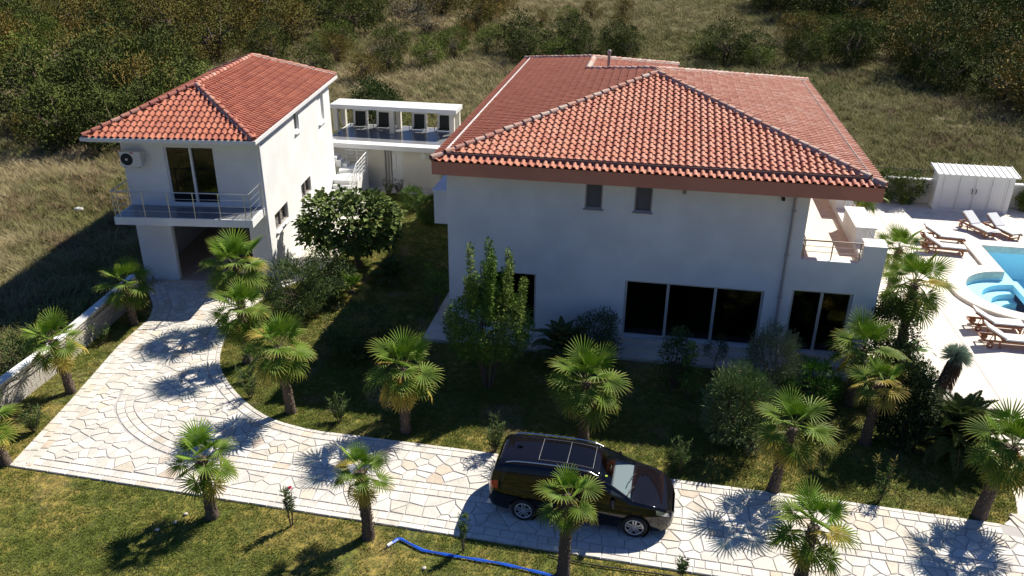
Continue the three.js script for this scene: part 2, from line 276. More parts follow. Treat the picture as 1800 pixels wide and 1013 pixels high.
  for (const kind of ['flagstone', 'cut_stone', 'kerb_stone']) {
    const L = stones.filter(s => s.kind === kind).sort((a, b) => b.s - a.s), n = kind === 'flagstone' ? 300 : 200;
    for (const s of L.slice(0, n)) mesh(kind, s.g, M.stone, drive, true);
    if (L.length > n) { const r = mesh(kind + 's', mergeGeometries(L.slice(n).map(s => s.g)), M.stone, drive, true); r.userData.kind = 'stuff'; }
    console.log(kind, L.length);
  }
}
// ---------- roof tiles ----------
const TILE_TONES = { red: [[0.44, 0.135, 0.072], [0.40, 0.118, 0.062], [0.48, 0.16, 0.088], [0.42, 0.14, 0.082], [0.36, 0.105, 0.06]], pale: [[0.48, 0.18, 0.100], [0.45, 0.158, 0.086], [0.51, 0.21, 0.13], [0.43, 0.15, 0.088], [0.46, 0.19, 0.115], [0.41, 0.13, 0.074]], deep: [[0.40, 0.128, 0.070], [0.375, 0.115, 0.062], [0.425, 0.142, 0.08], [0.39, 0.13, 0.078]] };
function tileGeo(w, l, tone) { // one roll and one pan, lower end at v = 0 lifted, with thickness
  const prof = [], N = 7; for (let k = 0; k <= N; k++) { const t = k / N; prof.push([(0.5 - 0.5 * Math.cos(Math.PI * t)) * 0.56 * w, 0.072 * Math.sin(Math.PI * t) ** 0.9 + 0.002]); }
  prof.push([0.68 * w, -0.008], [0.90 * w, -0.006], [1.0 * w, 0.006]);
  const pos = [], L = l * 1.12, lift = 0.042, th = 0.018, top = (p, v) => [p[0], p[1] + lift * (1 - v / L), v], q = (a, b, c, d) => pos.push(...a, ...b, ...c, ...a, ...c, ...d);
  for (let i = 0; i + 1 < prof.length; i++) { const a = prof[i], b = prof[i + 1]; q(top(a, 0), top(b, 0), top(b, L), top(a, L)); const A = top(a, 0), B = top(b, 0); q([A[0], A[1] - th, 0], [B[0], B[1] - th, 0], B, A); }
  const e = top(prof.at(-1), 0), f = top(prof.at(-1), L); q(e, [e[0], e[1] - th, 0], [f[0], f[1] - th, L], f);
  const g = new THREE.BufferGeometry(); g.setAttribute('position', new THREE.Float32BufferAttribute(pos, 3)); g.computeVertexNormals();
  const c = toCreasedNormals(g, 0.7); metreUV(c); return paint(c, tone);
}
function capGeo(len, r, tone) { // half-round ridge tile, z along its length, wider lower end at z = 0
  const pos = [], N = 7, th = 0.018, ring = (R, z, dy = 0) => Array.from({ length: N + 1 }, (_, k) => { const a = Math.PI * (k / N) * 1.08 - 0.04 * Math.PI; return [R * Math.cos(a), R * 0.92 * Math.sin(a) + dy, z]; });
  const o0 = ring(r, 0, 0.02), o1 = ring(r * 0.82, len * 1.1), i0 = ring(r - th, 0, 0.02), q = (a, b, c, d) => pos.push(...a, ...b, ...c, ...a, ...c, ...d);
  for (let k = 0; k < N; k++) { q(o0[k], o0[k + 1], o1[k + 1], o1[k]); q(i0[k], i0[k + 1], o0[k + 1], o0[k]); }
  const g = new THREE.BufferGeometry(); g.setAttribute('position', new THREE.Float32BufferAttribute(pos, 3)); g.computeVertexNormals();
  return paint(metreUV(toCreasedNormals(g, 0.8)), tone);
}
// lays tiles on a slope: O at the eave, u along it, v up the slope; spots gathered, then the best seen made single
function layTiles(out, O, u, v, tiles, w, l, keep, rows, cols, v0 = 0, R) {
  const n = v.clone().cross(u).normalize(); if (n.y < 0) n.negate();
  const m = new THREE.Matrix4();
  for (let r = 0; r < rows; r++) for (let c = cols[0]; c < cols[1]; c++) {
    const uu = c * w, vv = v0 + r * l; if (!keep(uu + w / 2, vv + l / 2)) continue;
    const p = O.clone().addScaledVector(u, uu + (R() - 0.5) * 0.008).addScaledVector(v, vv + (R() - 0.5) * 0.014).addScaledVector(n, 0.012 + R() * 0.006);
    const zr = v.clone().addScaledVector(u, (R() - 0.5) * 0.03).normalize(), xr = n.clone().cross(zr).normalize(); if (xr.dot(u) < 0) p.addScaledVector(u, w);
    m.makeBasis(xr, n, zr).setPosition(p); out.push({ m: m.clone(), g: tiles[Math.floor(R() * tiles.length)], d: p.distanceTo(V(0, 15, 0)) });
  }
}
function finishTiles(parent, spots, world, n = 300) {
  spots.sort((a, b) => a.d - b.d);
  const own = spots.slice(0, n), rest = spots.slice(n);
  for (const s of own) { const t = mesh('roof_tile', s.g, M.tile, parent, true); t.applyMatrix4(s.m); }
  if (rest.length) { const t = mesh('roof_tiles', mergeGeometries(rest.map(s => s.g.clone().applyMatrix4(s.m))), M.tile, parent, true); t.userData.kind = 'stuff'; }
}
function capLine(parent, a, b, caps, step, R, lift = 0.03) { // ridge tiles from low end a up to b
  const d = b.clone().sub(a), len = d.length(), n = Math.round(len / step); d.normalize();
  const side = Y0.clone().cross(d).normalize(), up = d.clone().cross(side).normalize();
  for (let k = 0; k < n; k++) {
    const m = new THREE.Matrix4().makeBasis(side, up, d).setPosition(a.clone().addScaledVector(d, k * len / n).addScaledVector(up, lift + (R() - 0.5) * 0.012));
    mesh('ridge_tile', caps[Math.floor(R() * caps.length)], M.tile, parent, true).applyMatrix4(m);
  }
  const q = new THREE.Quaternion().setFromRotationMatrix(new THREE.Matrix4().makeBasis(side, up, d)), mid = a.clone().lerp(b, 0.5).addScaledVector(up, 0.012);
  mesh('mortar', new THREE.CylinderGeometry(0.15, 0.15, len, 9, 1, true, 0, Math.PI).rotateX(Math.PI / 2).scale(1, 0.45, 1).rotateZ(0).applyQuaternion(q).translate(mid.x, mid.y, mid.z), M.mortar, parent);
}
// sliding window: frame = part, panes = sub-parts. Local frame: x right, y up, outer wall face at z = 0
function windowUnit(parent, name, x0, x1, y0, y1, splits, o = {}) {
  const { mat = M.alu, pane = M.glass, f = 0.07, deep = 0.14, back = 0.06, T = new THREE.Matrix4(), label } = o;
  const g = [boxAt(x0, x1, y1 - f, y1, -back - deep, -back), boxAt(x0, x1, y0, y0 + f, -back - deep, -back), boxAt(x0, x0 + f, y0 + f, y1 - f, -back - deep, -back), boxAt(x1 - f, x1, y0 + f, y1 - f, -back - deep, -back)];
  const S = [x0, ...splits, x1];
  for (const s of splits) g.push(boxAt(s - f * 0.6, s + f * 0.6, y0 + f, y1 - f, -back - deep * 0.8, -back + 0.005));
  const w = mesh(name, g.map(q => q.applyMatrix4(T)), mat, parent); if (label) w.userData.label = label;
  for (let i = 0; i + 1 < S.length; i++) { const d = -back - deep * (i % 2 ? 0.65 : 0.4); mesh('pane', boxAt(S[i] + f * 0.5, S[i + 1] - f * 0.5, y0 + f * 0.9, y1 - f * 0.9, d - 0.006, d).applyMatrix4(T), pane, w); }
  return w;
}
function railing(parent, pts, y0, h, posts, bars, mat, r = 0.021) { // pts: plan corner points, posts: per-side count
  const g = []; for (let i = 0; i + 1 < pts.length; i++) g.push(bar(V(pts[i][0], y0 + h, pts[i][1]), V(pts[i + 1][0], y0 + h, pts[i + 1][1]), r * 1.15));
  const R = mesh('railing', g, mat, parent);
  for (let i = 0; i + 1 < pts.length; i++) {
    const [a, b] = [pts[i], pts[i + 1]];
    for (let k = 0; k <= posts[i]; k++) { const t = posts[i] ? lerp(0.04, 0.96, k / posts[i]) : 0.5, x = lerp(a[0], b[0], t), z = lerp(a[1], b[1], t); mesh('post', bar(V(x, y0 - 0.12, z), V(x, y0 + h, z), r), mat, R); }
    for (let k = 1; k <= bars; k++) { const y = y0 + h * k / (bars + 1); mesh('rail_bar', bar(V(a[0], y, a[1]), V(b[0], y, b[1]), r * 0.45, r * 0.45, 6), mat, R); }
  }
  return R;
}

// ---------- the large house ----------
{
  const R = mulberry(5), H = thing('house', 'large white two-storey villa with broad terracotta hip roof and side terrace', 'house', [0, 0, 0]);
  const ZF = -27.3, TH = 0.28;
  const wins = [[-5.78, -3.8, 0.4, 2.62], [-0.56, 4.3, 0.4, 2.68], [5.22, 7.25, 0.38, 2.83], [-2.15, -1.55, 5.3, 6.28], [-0.45, 0.15, 5.3, 6.28]];
  const wall = plate([[-7.08, 0], [8.02, 0], [8.02, 4.62], [7.28, 4.62], [7.28, 4.14], [7.16, 3.98], [5.30, 3.98], [5.30, 6.7], [-7.08, 6.7]], wins, TH).translate(0, 0, ZF);
  mesh('front_wall', wall, M.plaster, H);
  mesh('side_wall', boxAt(-7.08, -6.8, 0, 6.7, ZF - TH, -46.2), M.plaster, H);
  mesh('side_wall', boxAt(5.02, 5.30, 3.75, 6.7, ZF - TH, -43.2), M.plaster, H);
  mesh('side_wall', boxAt(7.74, 8.02, 0, 3.75, ZF - TH, -43.2), M.plaster, H);
  mesh('rear_wall', [boxAt(0.9, 7.74, 0, 3.75, -43.2, -42.92), boxAt(0.9, 5.02, 3.75, 6.7, -43.2, -42.92), boxAt(-6.8, 0.9, 0, 6.7, -46.2, -45.92), boxAt(0.62, 0.9, 0, 6.7, -45.92, -42.92)], M.plaster, H);
  mesh('upper_floor', [boxAt(-6.8, 5.02, 3.2, 3.5, ZF - TH, -42.92), boxAt(-6.8, 0.62, 3.2, 3.5, -42.92, -45.92)], M.innerPale, H);
  mesh('ground_floor', boxAt(-6.8, 7.74, 0.02, 0.36, ZF - TH, -42.92), M.innerPale, H);
  mesh('inner_wall', [boxAt(-6.8, 5.02, 0.36, 3.2, -33.2, -33), boxAt(4.86, 5.0, 0.36, 3.2, ZF - TH - 0.3, -33), boxAt(-6.8, 5.02, 3.5, 6.7, -31.2, -31)], M.innerPale, H);
  mesh('terrace_floor', boxAt(5.30, 7.74, 3.5, 3.75, ZF - TH, -42.9), M.deck, H);
  // terrace parapets with gaps closed by rails
  const para = [[-27.58, -28.05], [-29.15, -31.4], [-33.0, -36.0], [-37.8, -43.2]];
  for (const [a, b] of para) mesh('parapet', [boxAt(7.4, 8.02, 3.75, 4.56, a, b), boxAt(7.34, 8.07, 4.56, 4.62, a + 0.02, b - 0.02)], M.plaster, H);
  for (const [a, b] of [[-28.05, -29.15], [-31.4, -33], [-36, -37.8]]) mesh('parapet_curb', boxAt(7.4, 8.02, 3.75, 3.98, a, b), M.plaster, H);
  railing(H, [[7.75, -28.05], [7.75, -29.15]], 3.98, 0.62, [1], 2, M.steel, 0.02);
  railing(H, [[7.75, -31.4], [7.75, -33]], 3.98, 0.62, [1], 2, M.steel, 0.02);
  railing(H, [[7.75, -36], [7.75, -37.8]], 3.98, 0.62, [1], 2, M.steel, 0.02);
  railing(H, [[5.32, -27.42], [7.28, -27.42]], 4.05, 0.60, [2], 2, M.rustySteel, 0.022);
  railing(H, [[5.4, -27.6], [5.4, -29.3]], 3.85, 0.80, [1], 3, M.rustySteel, 0.02);
  // side balcony beyond the left wall
  mesh('side_balcony', [boxAt(-8.32, -7.08, 3.28, 3.5, -30, -35), boxAt(-8.32, -7.08, 3.5, 4.62, -30.22, -30), boxAt(-8.32, -8.1, 3.5, 4.62, -30.22, -35), boxAt(-8.38, -7.9, 4.62, 4.68, -35, -29.95), boxAt(-7.9, -7.55, 4.62, 4.68, -30.27, -29.95)], M.plaster, H);
  // steps and sills
  mesh('step', [boxAt(-0.9, 7.9, 0.1, 0.24, ZF + 0.002, ZF + 0.55)], M.travertine, H);
  for (const [a, b] of [[-0.62, 4.36], [5.16, 7.31]]) mesh('sill', boxAt(a, b, 0.24, 0.40, ZF - 0.2, ZF + 0.16), M.travertine, H);
  mesh('sill', boxAt(-5.84, -3.74, 0.33, 0.40, ZF - 0.2, ZF + 0.06), M.travertine, H);
  const T = new THREE.Matrix4().makeTranslation(0, 0, ZF);
  windowUnit(H, 'window', -5.78, -3.8, 0.4, 2.62, [-4.79], { T, back: 0.1 });
  windowUnit(H, 'window', -0.56, 4.3, 0.4, 2.68, [0.98, 2.64], { T, f: 0.085, back: 0.1 });
  windowUnit(H, 'window', 5.22, 7.25, 0.38, 2.83, [6.24], { T, f: 0.08, back: 0.1 });
  for (const x of [-2.15, -0.45]) {
    windowUnit(H, 'window', x, x + 0.6, 5.3, 6.28, [], { T, f: 0.05, mat: M.frameTan, pane: M.insectScreen, back: 0.03 });
    mesh('sill', boxAt(x - 0.05, x + 0.65, 5.255, 5.295, ZF - 0.1, ZF + 0.07), M.frameTan, H);
  }
  // doors to the terrace behind the parapet
  mesh('downpipe', [bar(V(4.82, 0.1, ZF + 0.07), V(4.82, 6.3, ZF + 0.07), 0.05), bar(V(4.82, 6.3, ZF + 0.07), V(4.9, 6.55, ZF + 0.3), 0.05)], M.gutterGrey, H);
  for (let k = 0; k < 4; k++) mesh('pipe_clip', boxAt(4.75, 4.89, 0.9 + k * 1.6, 0.94 + k * 1.6, ZF, ZF + 0.13), M.gutterGrey, H);
  mesh('camera', [rbox(0.11, 0.11, 0.14, 4.42, 6.12, ZF + 0.1, 0.02)], M.black, H);
  mesh('wall_lamp', [new THREE.SphereGeometry(0.07, 12, 8).translate(1.2, 6.12, ZF + 0.06), boxAt(1.14, 1.26, 6.08, 6.16, ZF, ZF + 0.04)], M.frameTan, H);
  // roof shell
  const E = 6.88, S = 0.253, xl = -7.42, xr = 7.35, zf = -26.6, zr = -43.9, zb = -46.95;
  const RX = (xl + xr) / 2, ry = E + S * (xr - xl) / 2, A = V(RX, ry, zf - (xr - xl) / 2), B = V(RX, ry, -34.75), wx = 1.0, rw = (xl + wx) / 2, wy = E + S * (wx - xl) / 2, W0 = V(rw, wy, -38.5), W1 = V(rw, wy, zb + 5.2);
  const c = { fl: V(xl, E, zf), fr: V(xr, E, zf), br: V(xr, E, zr), bl: V(xl, E, zb), br2: V(wx, E, zb), in: V(wx, E, zr) };
  const tri = (L) => { const g = new THREE.BufferGeometry(); g.setAttribute('position', new THREE.Float32BufferAttribute(L.flatMap(p => [p.x, p.y, p.z]), 3)); g.computeVertexNormals(); return g; };
  const roof = mesh('roof', tri([c.fl, c.fr, A, c.fr, B, A, c.fr, c.br, B, c.fl, A, B, c.fl, B, W0, c.fl, W0, W1, c.fl, W1, c.bl, c.bl, W1, c.br2, W1, W0, c.in, W1, c.in, c.br2, W0, B, c.in, B, c.br, c.in]), M.roofDeck, H);
  mesh('fascia', [boxAt(xl, xr, 6.4, E - 0.015, zf - 0.16, zf + 0.0), boxAt(xl, xl + 0.16, 6.4, E - 0.015, zf - 0.16, zb), boxAt(xr - 0.16, xr, 6.4, E - 0.015, zf - 0.16, zr), boxAt(xl + 0.16, xr - 0.16, 6.38, 6.46, zf - 0.16, zr), boxAt(xl + 0.16, wx, 6.38, 6.46, zr, zb)], M.fascia, H);
  const w = 0.2485, l = 0.352, cs = 1 / Math.hypot(1, S), sn = S * cs, spots = [];
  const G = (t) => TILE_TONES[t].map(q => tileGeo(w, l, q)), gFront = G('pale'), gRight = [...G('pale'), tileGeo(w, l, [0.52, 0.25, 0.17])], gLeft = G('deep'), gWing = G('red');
  const half = (xr - xl) / 2, Wd = xr - xl, d = half / cs;
  // front slope (u to +x), gutter channel after the first course
  const inF = (u, v) => v < d && u > v * cs - 0.04 && u < Wd - v * cs + 0.04;
  layTiles(spots, V(xl, E, zf), V(1, 0, 0), V(0, sn, -cs), gFront, w, l, inF, 1, [0, 60], -0.06, R);
  layTiles(spots, V(xl, E + 0.03, zf), V(1, 0, 0), V(0, sn, -cs), gFront, w, l, inF, 24, [0, 60], 0.46, R);
  // left slope, eave running back: u to -z
  const dl = zf - zb; // length
  const dB = (B.x - xl) / cs;
  const inL = (u, v) => { const x = v * cs, z = zf - u; if (z > zf - x + 0.05) return false; if (x > half) return false; const xx = xl + x; if (xx > rw) { const t = (xx - rw) / (B.x - rw); if (z < lerp(W0.z, B.z, t)) return false; } else { const t = x / (rw - xl); if (z < lerp(zb, W1.z, t)) return false; } return true; };
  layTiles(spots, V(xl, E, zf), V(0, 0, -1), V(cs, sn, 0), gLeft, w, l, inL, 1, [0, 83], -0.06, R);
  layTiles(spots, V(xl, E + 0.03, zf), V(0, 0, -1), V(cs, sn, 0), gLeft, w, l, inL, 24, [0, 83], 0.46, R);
  const inR = (u, v) => { const x = v * cs, z = zf - u; if (z > zf - x + 0.05 || x > half) return false; const t = x / half; return z > lerp(zr, B.z, t); };
  layTiles(spots, V(xr, E, zf), V(0, 0, -1), V(-cs, sn, 0), gRight, w, l, inR, 1, [0, 71], -0.06, R);
  layTiles(spots, V(xr, E + 0.03, zf), V(0, 0, -1), V(-cs, sn, 0), gRight, w, l, inR, 24, [0, 71], 0.46, R);
  const inW = (u, v) => { const x = v * cs, z = zr + 6 - u, xx = wx - x; if (xx < rw) return false; const zt = lerp(W0.z, -43.9, clamp((xx - rw) / (wx - rw))), zbk = lerp(zb, W1.z, clamp(x / (wx - rw))); return z < zt && z > zbk; };
  layTiles(spots, V(wx, E, zr + 6), V(0, 0, -1), V(-cs, sn, 0), gWing, w, l, inW, 13, [0, 40], 0, R);
  finishTiles(roof, spots, H);
  // gutters let into the roof behind the first course
  const gut = (a, b, mat, out) => { const dd = b.clone().sub(a), L = dd.length(), q = Math.atan2(-dd.z, dd.x); mesh('gutter', [box(L, 0.05, 0.09, 0, 0.02, 0), box(L, 0.13, 0.014, 0, 0.035, 0.05), box(L, 0.15, 0.014, 0, 0.045, -0.05)].map(g => g.rotateY(q).translate((a.x + b.x) / 2, (a.y + b.y) / 2, (a.z + b.z) / 2)), mat, roof); };
  const off = 0.40 * cs, gy = E + 0.40 * sn + 0.02;
  gut(V(xl + off, gy, zf - off), V(xr - off, gy, zf - off), M.gutterBrown);
  gut(V(xl + off, gy, zf - off), V(xl + off, gy, zb + off), M.gutterWhite);
  gut(V(xr - off, gy, zf - off), V(xr - off, gy, zr + off), M.gutterGrey);
  const caps = [[0.46, 0.25, 0.18], [0.40, 0.19, 0.13], [0.50, 0.32, 0.25], [0.44, 0.29, 0.23], [0.37, 0.21, 0.16], [0.48, 0.36, 0.29]].map(q => capGeo(0.4, 0.125, q));
  const at = (a, b, t) => a.clone().lerp(b, t);
  const up = (p) => p.clone().add(V(0, 0.055, 0));
  capLine(roof, up(at(c.fl, A, 0.055)), up(A), caps, 0.41, R); capLine(roof, up(at(c.fr, A, 0.055)), up(A), caps, 0.41, R);
  capLine(roof, up(c.fl), up(at(c.fl, A, 0.045)), caps, 0.4, R); capLine(roof, up(c.fr), up(at(c.fr, A, 0.045)), caps, 0.4, R);
  capLine(roof, up(A), up(B), caps, 0.4, R); capLine(roof, up(c.br), up(B), caps, 0.41, R);
  capLine(roof, up(W0), up(B), caps, 0.41, R); capLine(roof, up(W1), up(W0), caps, 0.41, R); capLine(roof, up(c.bl), up(W1), caps, 0.41, R); capLine(roof, up(c.br2), up(W1), caps, 0.41, R);
  mesh('roof_vent', [bar(V(-2.35, 7.6, -40), V(-2.35, 8.55, -40), 0.07, 0.07, 12), new THREE.SphereGeometry(0.10, 12, 8).translate(-2.35, 8.6, -40)], M.frameTan, roof);
}

// ---------- the small house ----------
const SH = { o: [-15.5, 0, -29.95], a: 7.4 * Math.PI / 180 };
{
  const R = mulberry(15), H = thing('guest_house', 'narrow white two-storey guest house with garage, balcony and orange tiled hip roof', 'house', SH.o, SH.a);
  const TH = 0.25, D = 11.5, XL = -5.58;
  const fw = plate([[XL, 0], [0, 0], [0, 6.5], [XL, 6.5]], [[-4.1, -0.77, 0.0001, 2.62], [-3.85, -1.8, 3.5, 5.96]], TH);
  mesh('front_wall', fw, M.plaster, H);
  const sideHoles = [[1.05, 2.9, 1.95, 2.72], [5.1, 6.75, 1.95, 2.72], [5.05, 5.78, 5.25, 6.15], [9.1, 10.25, 4.65, 6.1]];
  mesh('side_wall', plate([[TH, 0], [D, 0], [D, 6.5], [TH, 6.5]], sideHoles, TH).applyMatrix4(new THREE.Matrix4().makeRotationY(Math.PI / 2)), M.plaster, H);
  mesh('side_wall', boxAt(XL, XL + TH, 0, 6.5, -TH, -D), M.plaster, H);
  mesh('rear_wall', boxAt(XL + TH, -TH, 0, 6.5, -D, -D + TH), M.plaster, H);
  mesh('upper_floor', boxAt(XL + TH, -TH, 3.1, 3.42, -TH, -D + TH), M.innerPale, H);
  mesh('garage_floor', boxAt(XL + TH, -TH, -0.02, 0.04, 0.0, -D + TH), M.innerPale, H);
  mesh('inner_wall', [boxAt(XL + TH, -TH, 0.04, 3.1, -7.4, -7.2), boxAt(XL + TH, -TH, 3.42, 6.5, -4.2, -4.0)], M.innerPale, H);
  windowUnit(H, 'balcony_door', -3.85, -1.8, 3.5, 5.96, [-2.8], { f: 0.075, mat: M.gutterWhite, back: 0.05 });
  const T = new THREE.Matrix4().makeRotationY(Math.PI / 2);
  for (const [k, h] of sideHoles.entries()) {
    windowUnit(H, 'window', h[0], h[1], h[2], h[3], k < 2 ? [(h[0] + h[1]) / 2] : [], { T, f: 0.06, back: 0.06, mat: k < 2 ? M.frameTan : M.gutterWhite, pane: k === 3 ? M.plaster : M.glass });
    mesh('sill', boxAt(h[0] - 0.06, h[1] + 0.06, h[2] - 0.06, h[2] - 0.005, -0.1, 0.12).applyMatrix4(T), M.whitePaint, H);
  }
  // balcony
  mesh('balcony', boxAt(XL - 0.02, -0.02, 3.12, 3.44, 0.003, 1.5), M.plaster, H);
  mesh('balcony_tiles', boxAt(XL + 0.05, -0.1, 3.443, 3.456, 0.003, 1.44), M.greyTile, H);
  railing(H, [[XL + 0.02, 0.1], [XL + 0.02, 1.46], [-0.06, 1.46], [-0.06, 0.05]], 3.44, 1.06, [1, 5, 1], 3, M.steel, 0.021);
  // roof
  const E = 6.46, xl = -6.5, xr = 0.22, zf = 0.92, zb = -12.3, half = (xr - xl) / 2, S = 0.415, ry = E + S * half, mx = (xl + xr) / 2, A = V(mx, ry, zf - half), B = V(mx, ry, zb + 2.75);
  const tri = (L) => { const g = new THREE.BufferGeometry(); g.setAttribute('position', new THREE.Float32BufferAttribute(L.flatMap(p => [p.x, p.y, p.z]), 3)); g.computeVertexNormals(); return g; };
  const c = { fl: V(xl, E, zf), fr: V(xr, E, zf), br: V(xr, E, zb), bl: V(xl, E, zb) };
  const roof = mesh('roof', tri([c.fl, c.fr, A, c.fr, c.br, B, c.fr, B, A, c.fl, A, B, c.fl, B, c.bl, c.bl, B, c.br]), M.roofDeck, H);
  mesh('soffit', boxAt(xl + 0.05, xr - 0.02, 6.3, 6.4, zf - 0.04, zb + 0.05), M.whitePaint, H);
  mesh('gutter', [boxAt(xl - 0.02, xr + 0.02, 6.36, 6.5, zf + 0.001, zf + 0.1), boxAt(xr + 0.001, xr + 0.1, 6.36, 6.5, zf + 0.1, zb), boxAt(xl - 0.1, xl - 0.001, 6.36, 6.5, zf + 0.1, zb)], M.gutterWhite, H);
  mesh('downpipe', [bar(V(0.07, 0.3, 0.06), V(0.07, 6.2, 0.06), 0.055), bar(V(0.07, 6.2, 0.06), V(0.2, 6.38, 0.7), 0.05)], M.gutterWhite, H);
  const w = 0.249, l = 0.36, cs = 1 / Math.hypot(1, S), sn = S * cs, spots = [], G = (t) => TILE_TONES[t].map(q => tileGeo(w, l, q)), g1 = G('red');
  const wp = new THREE.Matrix4().makeRotationY(SH.a).setPosition(...SH.o);
  layTiles(spots, V(xl, E + 0.02, zf), V(1, 0, 0), V(0, sn, -cs), g1, w, l, (u, v) => v * cs < half && u > v * cs - 0.03 && u < (xr - xl) - v * cs + 0.03, 11, [0, 27], -0.03, R);
  const nF = spots.length;
  const inS = (u, v) => { const x = v * cs, z = zf - u; if (x > half || z > zf - x + 0.05) return false; return z > lerp(zb, B.z, x / half); };
  layTiles(spots, V(xr, E + 0.02, zf), V(0, 0, -1), V(-cs, sn, 0), g1, w, l, inS, 11, [0, 54], -0.03, R);
  layTiles(spots, V(xl, E + 0.02, zf), V(0, 0, -1), V(cs, sn, 0), g1, w, l, inS, 11, [0, 54], -0.03, R);
  for (const s of spots) s.d = V(0, 0, 0).setFromMatrixPosition(s.m).applyMatrix4(wp).distanceTo(V(0, 15, 0));
  finishTiles(roof, spots, H);
  const caps = [[0.42, 0.15, 0.10], [0.38, 0.13, 0.09], [0.46, 0.20, 0.14], [0.50, 0.27, 0.20]].map(q => capGeo(0.4, 0.12, q)), up = (p) => p.clone().add(V(0, 0.06, 0));
  capLine(roof, up(c.fl), up(A), caps, 0.43, R); capLine(roof, up(c.fr), up(A), caps, 0.43, R); capLine(roof, up(A), up(B), caps, 0.42, R); capLine(roof, up(c.br), up(B), caps, 0.42, R); capLine(roof, up(c.bl), up(B), caps, 0.42, R);
}
const shAt = (x, y, z) => V(x, y, z).applyAxisAngle(Y0, SH.a).add(V(...SH.o));
{ // air conditioner hung on the guest house
  const p = shAt(-5.05, 5.5, 0.27), A = thing('air_conditioner', 'white outdoor air conditioning unit hung high on the guest house front', 'air conditioner', [p.x, p.y, p.z], SH.a);
  mesh('casing', rbox(0.86, 0.62, 0.34, 0, 0, 0, 0.03), M.plasticWhite, A);
  mesh('fan_guard', [new THREE.CylinderGeometry(0.245, 0.245, 0.02, 24).rotateX(Math.PI / 2).translate(-0.14, 0, 0.175), ...[0.08, 0.15, 0.22].map(r => new THREE.TorusGeometry(r, 0.006, 6, 24).translate(-0.14, 0, 0.19))], M.sling, A);
  mesh('hub', new THREE.CylinderGeometry(0.05, 0.05, 0.02, 16).rotateX(Math.PI / 2).translate(-0.14, 0, 0.195), M.plasticWhite, A);
  mesh('bracket', [boxAt(-0.32, -0.28, -0.36, -0.31, -0.24, 0.16), boxAt(0.28, 0.32, -0.36, -0.31, -0.24, 0.16)], M.gutterGrey, A);
  mesh('red_sticker', boxAt(0.02, 0.16, 0.24, 0.29, 0.171, 0.173), std({ rgb: [0.45, 0.05, 0.02] }), A);
  mesh('pipe', tube([V(0.43, -0.1, 0), V(0.55, -0.15, 0), V(0.58, 0.05, -0.1), V(0.55, 0.1, -0.25)], 0.018, 16), M.plasticWhite, A);
}
{ // things kept in the garage
  const R = mulberry(3);
  for (let k = 0; k < 7; k++) { const p = shAt(-2.55 + 0.1 * R(), 0.05 + 0.085 * k, -2.6 - 0.25 * (k % 2)); const b = mesh('board', rbox(1.15 + 0.2 * R(), 0.075, 3.2, 0, 0, 0, 0.01), std({ rgb: [0.46, 0.38, 0.33], map: blotch, roughness: 0.9 }), scene); b.position.set(p.x, p.y + 0.04, p.z); b.rotation.y = SH.a + (R() - 0.5) * 0.12; tag(b, 'pale board lying in the stack on the garage floor', 'board', 'boards stacked in the garage'); }
  for (let k = 0; k < 6; k++) { const p = shAt(-2.35 + (k % 2) * 0.55, 0.66 + 0.2 * Math.floor(k / 2), -4.4); const b = mesh('sack', rbox(0.52, 0.18, 0.8, 0, 0, 0, 0.07), std({ rgb: [0.42, 0.36, 0.36], roughness: 0.9 }), scene); b.position.set(p.x, p.y + 0.1, p.z); b.rotation.y = SH.a + (R() - 0.5) * 0.15; tag(b, 'pale grey sack piled at the back of the garage', 'sack', 'sacks piled in the garage'); }
}
